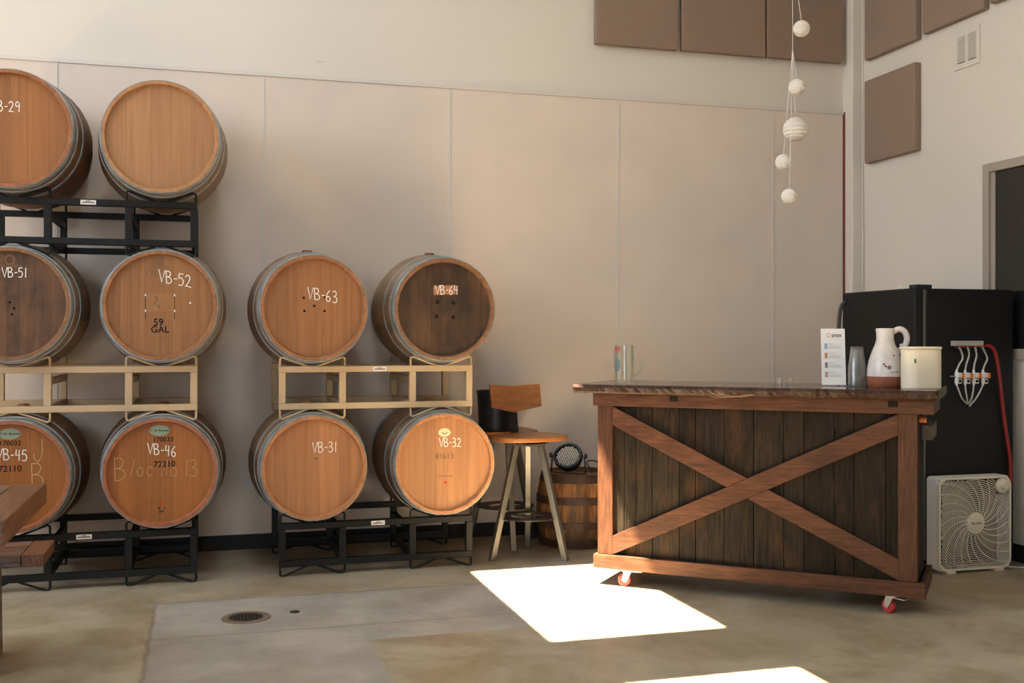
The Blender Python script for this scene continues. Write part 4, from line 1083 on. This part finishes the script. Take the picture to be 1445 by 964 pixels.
MB().lathe([(0, -.004), (.030, -.004), (.038, -.001), (.043, .004), (.043, .015), (0, .015)], 30, kx_, 0, kz_, axis=1).build('knob_plate', M['fan_plastic'], fn, smooth=True)
MB().lathe([(0, -.022), (.018, -.022), (.021, -.018), (.022, -.004), (0, -.004)], 24, kx_, 0, kz_, axis=1).build('dial', M['fan_plastic'], fn, smooth=True)
for s_ in range(5):
    a = 2 * math.pi * s_ / 5 + .3; bl_ = []
    for i in range(7):
        r0 = .05 + i * .026; w0 = .45 - .02 * i
        for q, yy in ((-w0, .035), (0, .05), (w0, .072)): bl_.append((r0 * math.cos(a + q + .08 * i), yy, zc + r0 * math.sin(a + q + .08 * i)))
    MB().add(bl_, [(i * 3 + j, i * 3 + j + 1, i * 3 + j + 4, i * 3 + j + 3) for i in range(6) for j in range(2)]).build('blade', plain('grey_blade', (.10, .09, .075), .4), fn, smooth=True)
MB().lathe([(0, .03), (.055, .03), (.06, .09), (0, .09)], 24, 0, 0, zc, axis=1).build('motor', M['black_plastic'], fn)
rg = MB()
for i in range(1, 24): rg.box(-FWd / 2 + .012, FWd / 2 - .012, .099, .102, .012 + i * FHt / 24 - .0015, .012 + i * FHt / 24 + .0015)
rg.build('rear_grille', M['dark_metal'], fn)
for sg in (-1, 1): MB().box(sg * FWd * .33 - .03, sg * FWd * .33 + .03, .0, .10, 0, .0125).build('foot', M['fan_plastic'], fn)
cpts = [ (xb - .06, fy + .11, .02), (xb - .0, fy + .10, .006), (xb + .06, fy + .02, .005), (xb + .14, fy - .0, .005), (xb + .17, fy + .05, .005)]
tag(MB().tube(catmull(cpts, 6), .004, 6).build('fan_cord', M['white_label'], smooth=True), 'white power cord lying on the floor behind the fan', 'cord')

# ------------------------------------------------------------------ paper lanterns
LD = 6.1; LG = 'white paper lanterns strung from the ceiling'
kx_, ky_ = at(1118.5, LD); KNOT = Vector((kx_, ky_, zpix(70, LD)))
for i, (u_, v_, rp, off, lab) in enumerate(((1131, 40.5, 12, -.06, 'small white paper lantern, topmost of the hanging string'),
        (1124.5, 123, 12, -.085, 'small white paper lantern second from the top, above the big one'),
        (1122.5, 182.5, 18, .09, 'largest white paper lantern in the hanging cluster'),
        (1105.5, 229, 12, 0, 'small white paper lantern just below the largest one'),
        (1114, 277.5, 12, -.11, 'small white paper lantern, lowest of the hanging cluster'))):
    d = LD + off; x, y = at(u_, d); z = zpix(v_, d); r0 = rp * d / F_PX; base = Vector((x, y, z - r0))
    lt = thing('paper_lantern', lab, 'lantern', base, 0, LG)
    prof = []; nr = 9
    for q in range(nr * 2 + 1):
        a = math.pi * (.06 + .88 * q / (nr * 2)); bump = 0 if q % 2 == 0 else .07
        prof.append((r0 * (1 - bump) * math.sin(a), r0 - r0 * .95 * math.cos(a)))
    MB().lathe(prof, 28).build('shade', M['lantern'], lt)
    top = Vector((0, 0, 1.93 * r0))
    if i == 0: pts = [top, Vector((at(1126, d)[0] - x, at(1126, d)[1] - y, zpix(-5, d) - base.z)), Vector((at(1124, d)[0] - x, at(1124, d)[1] - y, ZC - base.z))]
    elif i == 2: pts = [top, KNOT - base, Vector((kx_ - x, ky_ - y, ZC - base.z))]      # the main line runs on to the ceiling
    else: pts = [top, KNOT - base]
    MB().tube(pts, .0016, 5).build('string', M['lantern'], lt)

# ------------------------------------------------------------------ picnic table and bench (foreground)
TX = -.567; TY0, TY1, TZ = 3.406, 4.261, .75
tb = thing('picnic_table', 'reclaimed wood table with a breadboard end beside the bench', 'table', (TX, (TY0 + TY1) / 2, 0))
hw = (TY1 - TY0) / 2; TL = 1.9; nP = 7
for i in range(nP):
    a = -hw + i * 2 * hw / nP; b_ = a + 2 * hw / nP; dz = random.uniform(-.002, .001)
    MB().box(-TL, -.112, a + .0015, b_ - .0015, TZ - .045, TZ + dz).build('plank', M['table'], tb, bevel=.003)
MB().box(-.11, 0, -hw, hw, TZ - .075, TZ).build('end_board', M['table_y'], tb, bevel=.004)
MB().box(-TL - .11, -TL - .002, -hw, hw, TZ - .075, TZ).build('end_board', M['table_y'], tb, bevel=.004)
for sg in (-1, 1): MB().box(-TL + .05, -.115, sg * (hw - .03) - .02, sg * (hw - .03) + .02, TZ - .12, TZ - .046).build('apron', M['table'], tb, bevel=.003)
for xx in (-.55, -TL + .35):
    for sg in (-1, 1): MB().bar((xx, sg * .33, 0), (xx, sg * .24, TZ - .12), .09, .05, side=(1, 0, 0)).build('leg', M['table_y'], tb, bevel=.004)
    MB().box(xx - .04, xx + .04, -.31, .31, TZ - .19, TZ - .121).build('leg_rail', M['table_y'], tb, bevel=.004)
BX = -.603; BY0, BY1, BZ = 4.457, 4.768, .45
bn = thing('bench', 'low reclaimed wood bench pulled up to the table', 'bench', (BX, (BY0 + BY1) / 2, 0))
hw = (BY1 - BY0) / 2
for i in range(3):
    a = -hw + i * 2 * hw / 3; b_ = a + 2 * hw / 3
    MB().box(-1.75, -.082, a + .0012, b_ - .0012, BZ - .044, BZ).build('plank', M['table'], bn, bevel=.003)
MB().box(-.08, 0, -hw, hw, BZ - .046, BZ).build('end_board', M['table_y'], bn, bevel=.003)
MB().box(-1.83, -1.752, -hw, hw, BZ - .046, BZ).build('end_board', M['table_y'], bn, bevel=.003)
for xx in (-.22, -1.55):
    for sg in (-1, 1): MB().bar((xx, sg * .12, 0), (xx, sg * .09, BZ - .045), .08, .045, side=(1, 0, 0)).build('leg', M['table_y'], bn, bevel=.004)
    MB().box(xx - .03, xx + .03, -.085, .085, .16, .22).build('leg_rail', M['table_y'], bn, bevel=.003)

for o in bpy.data.objects:
    if '_R0' in o: del o['_R0']
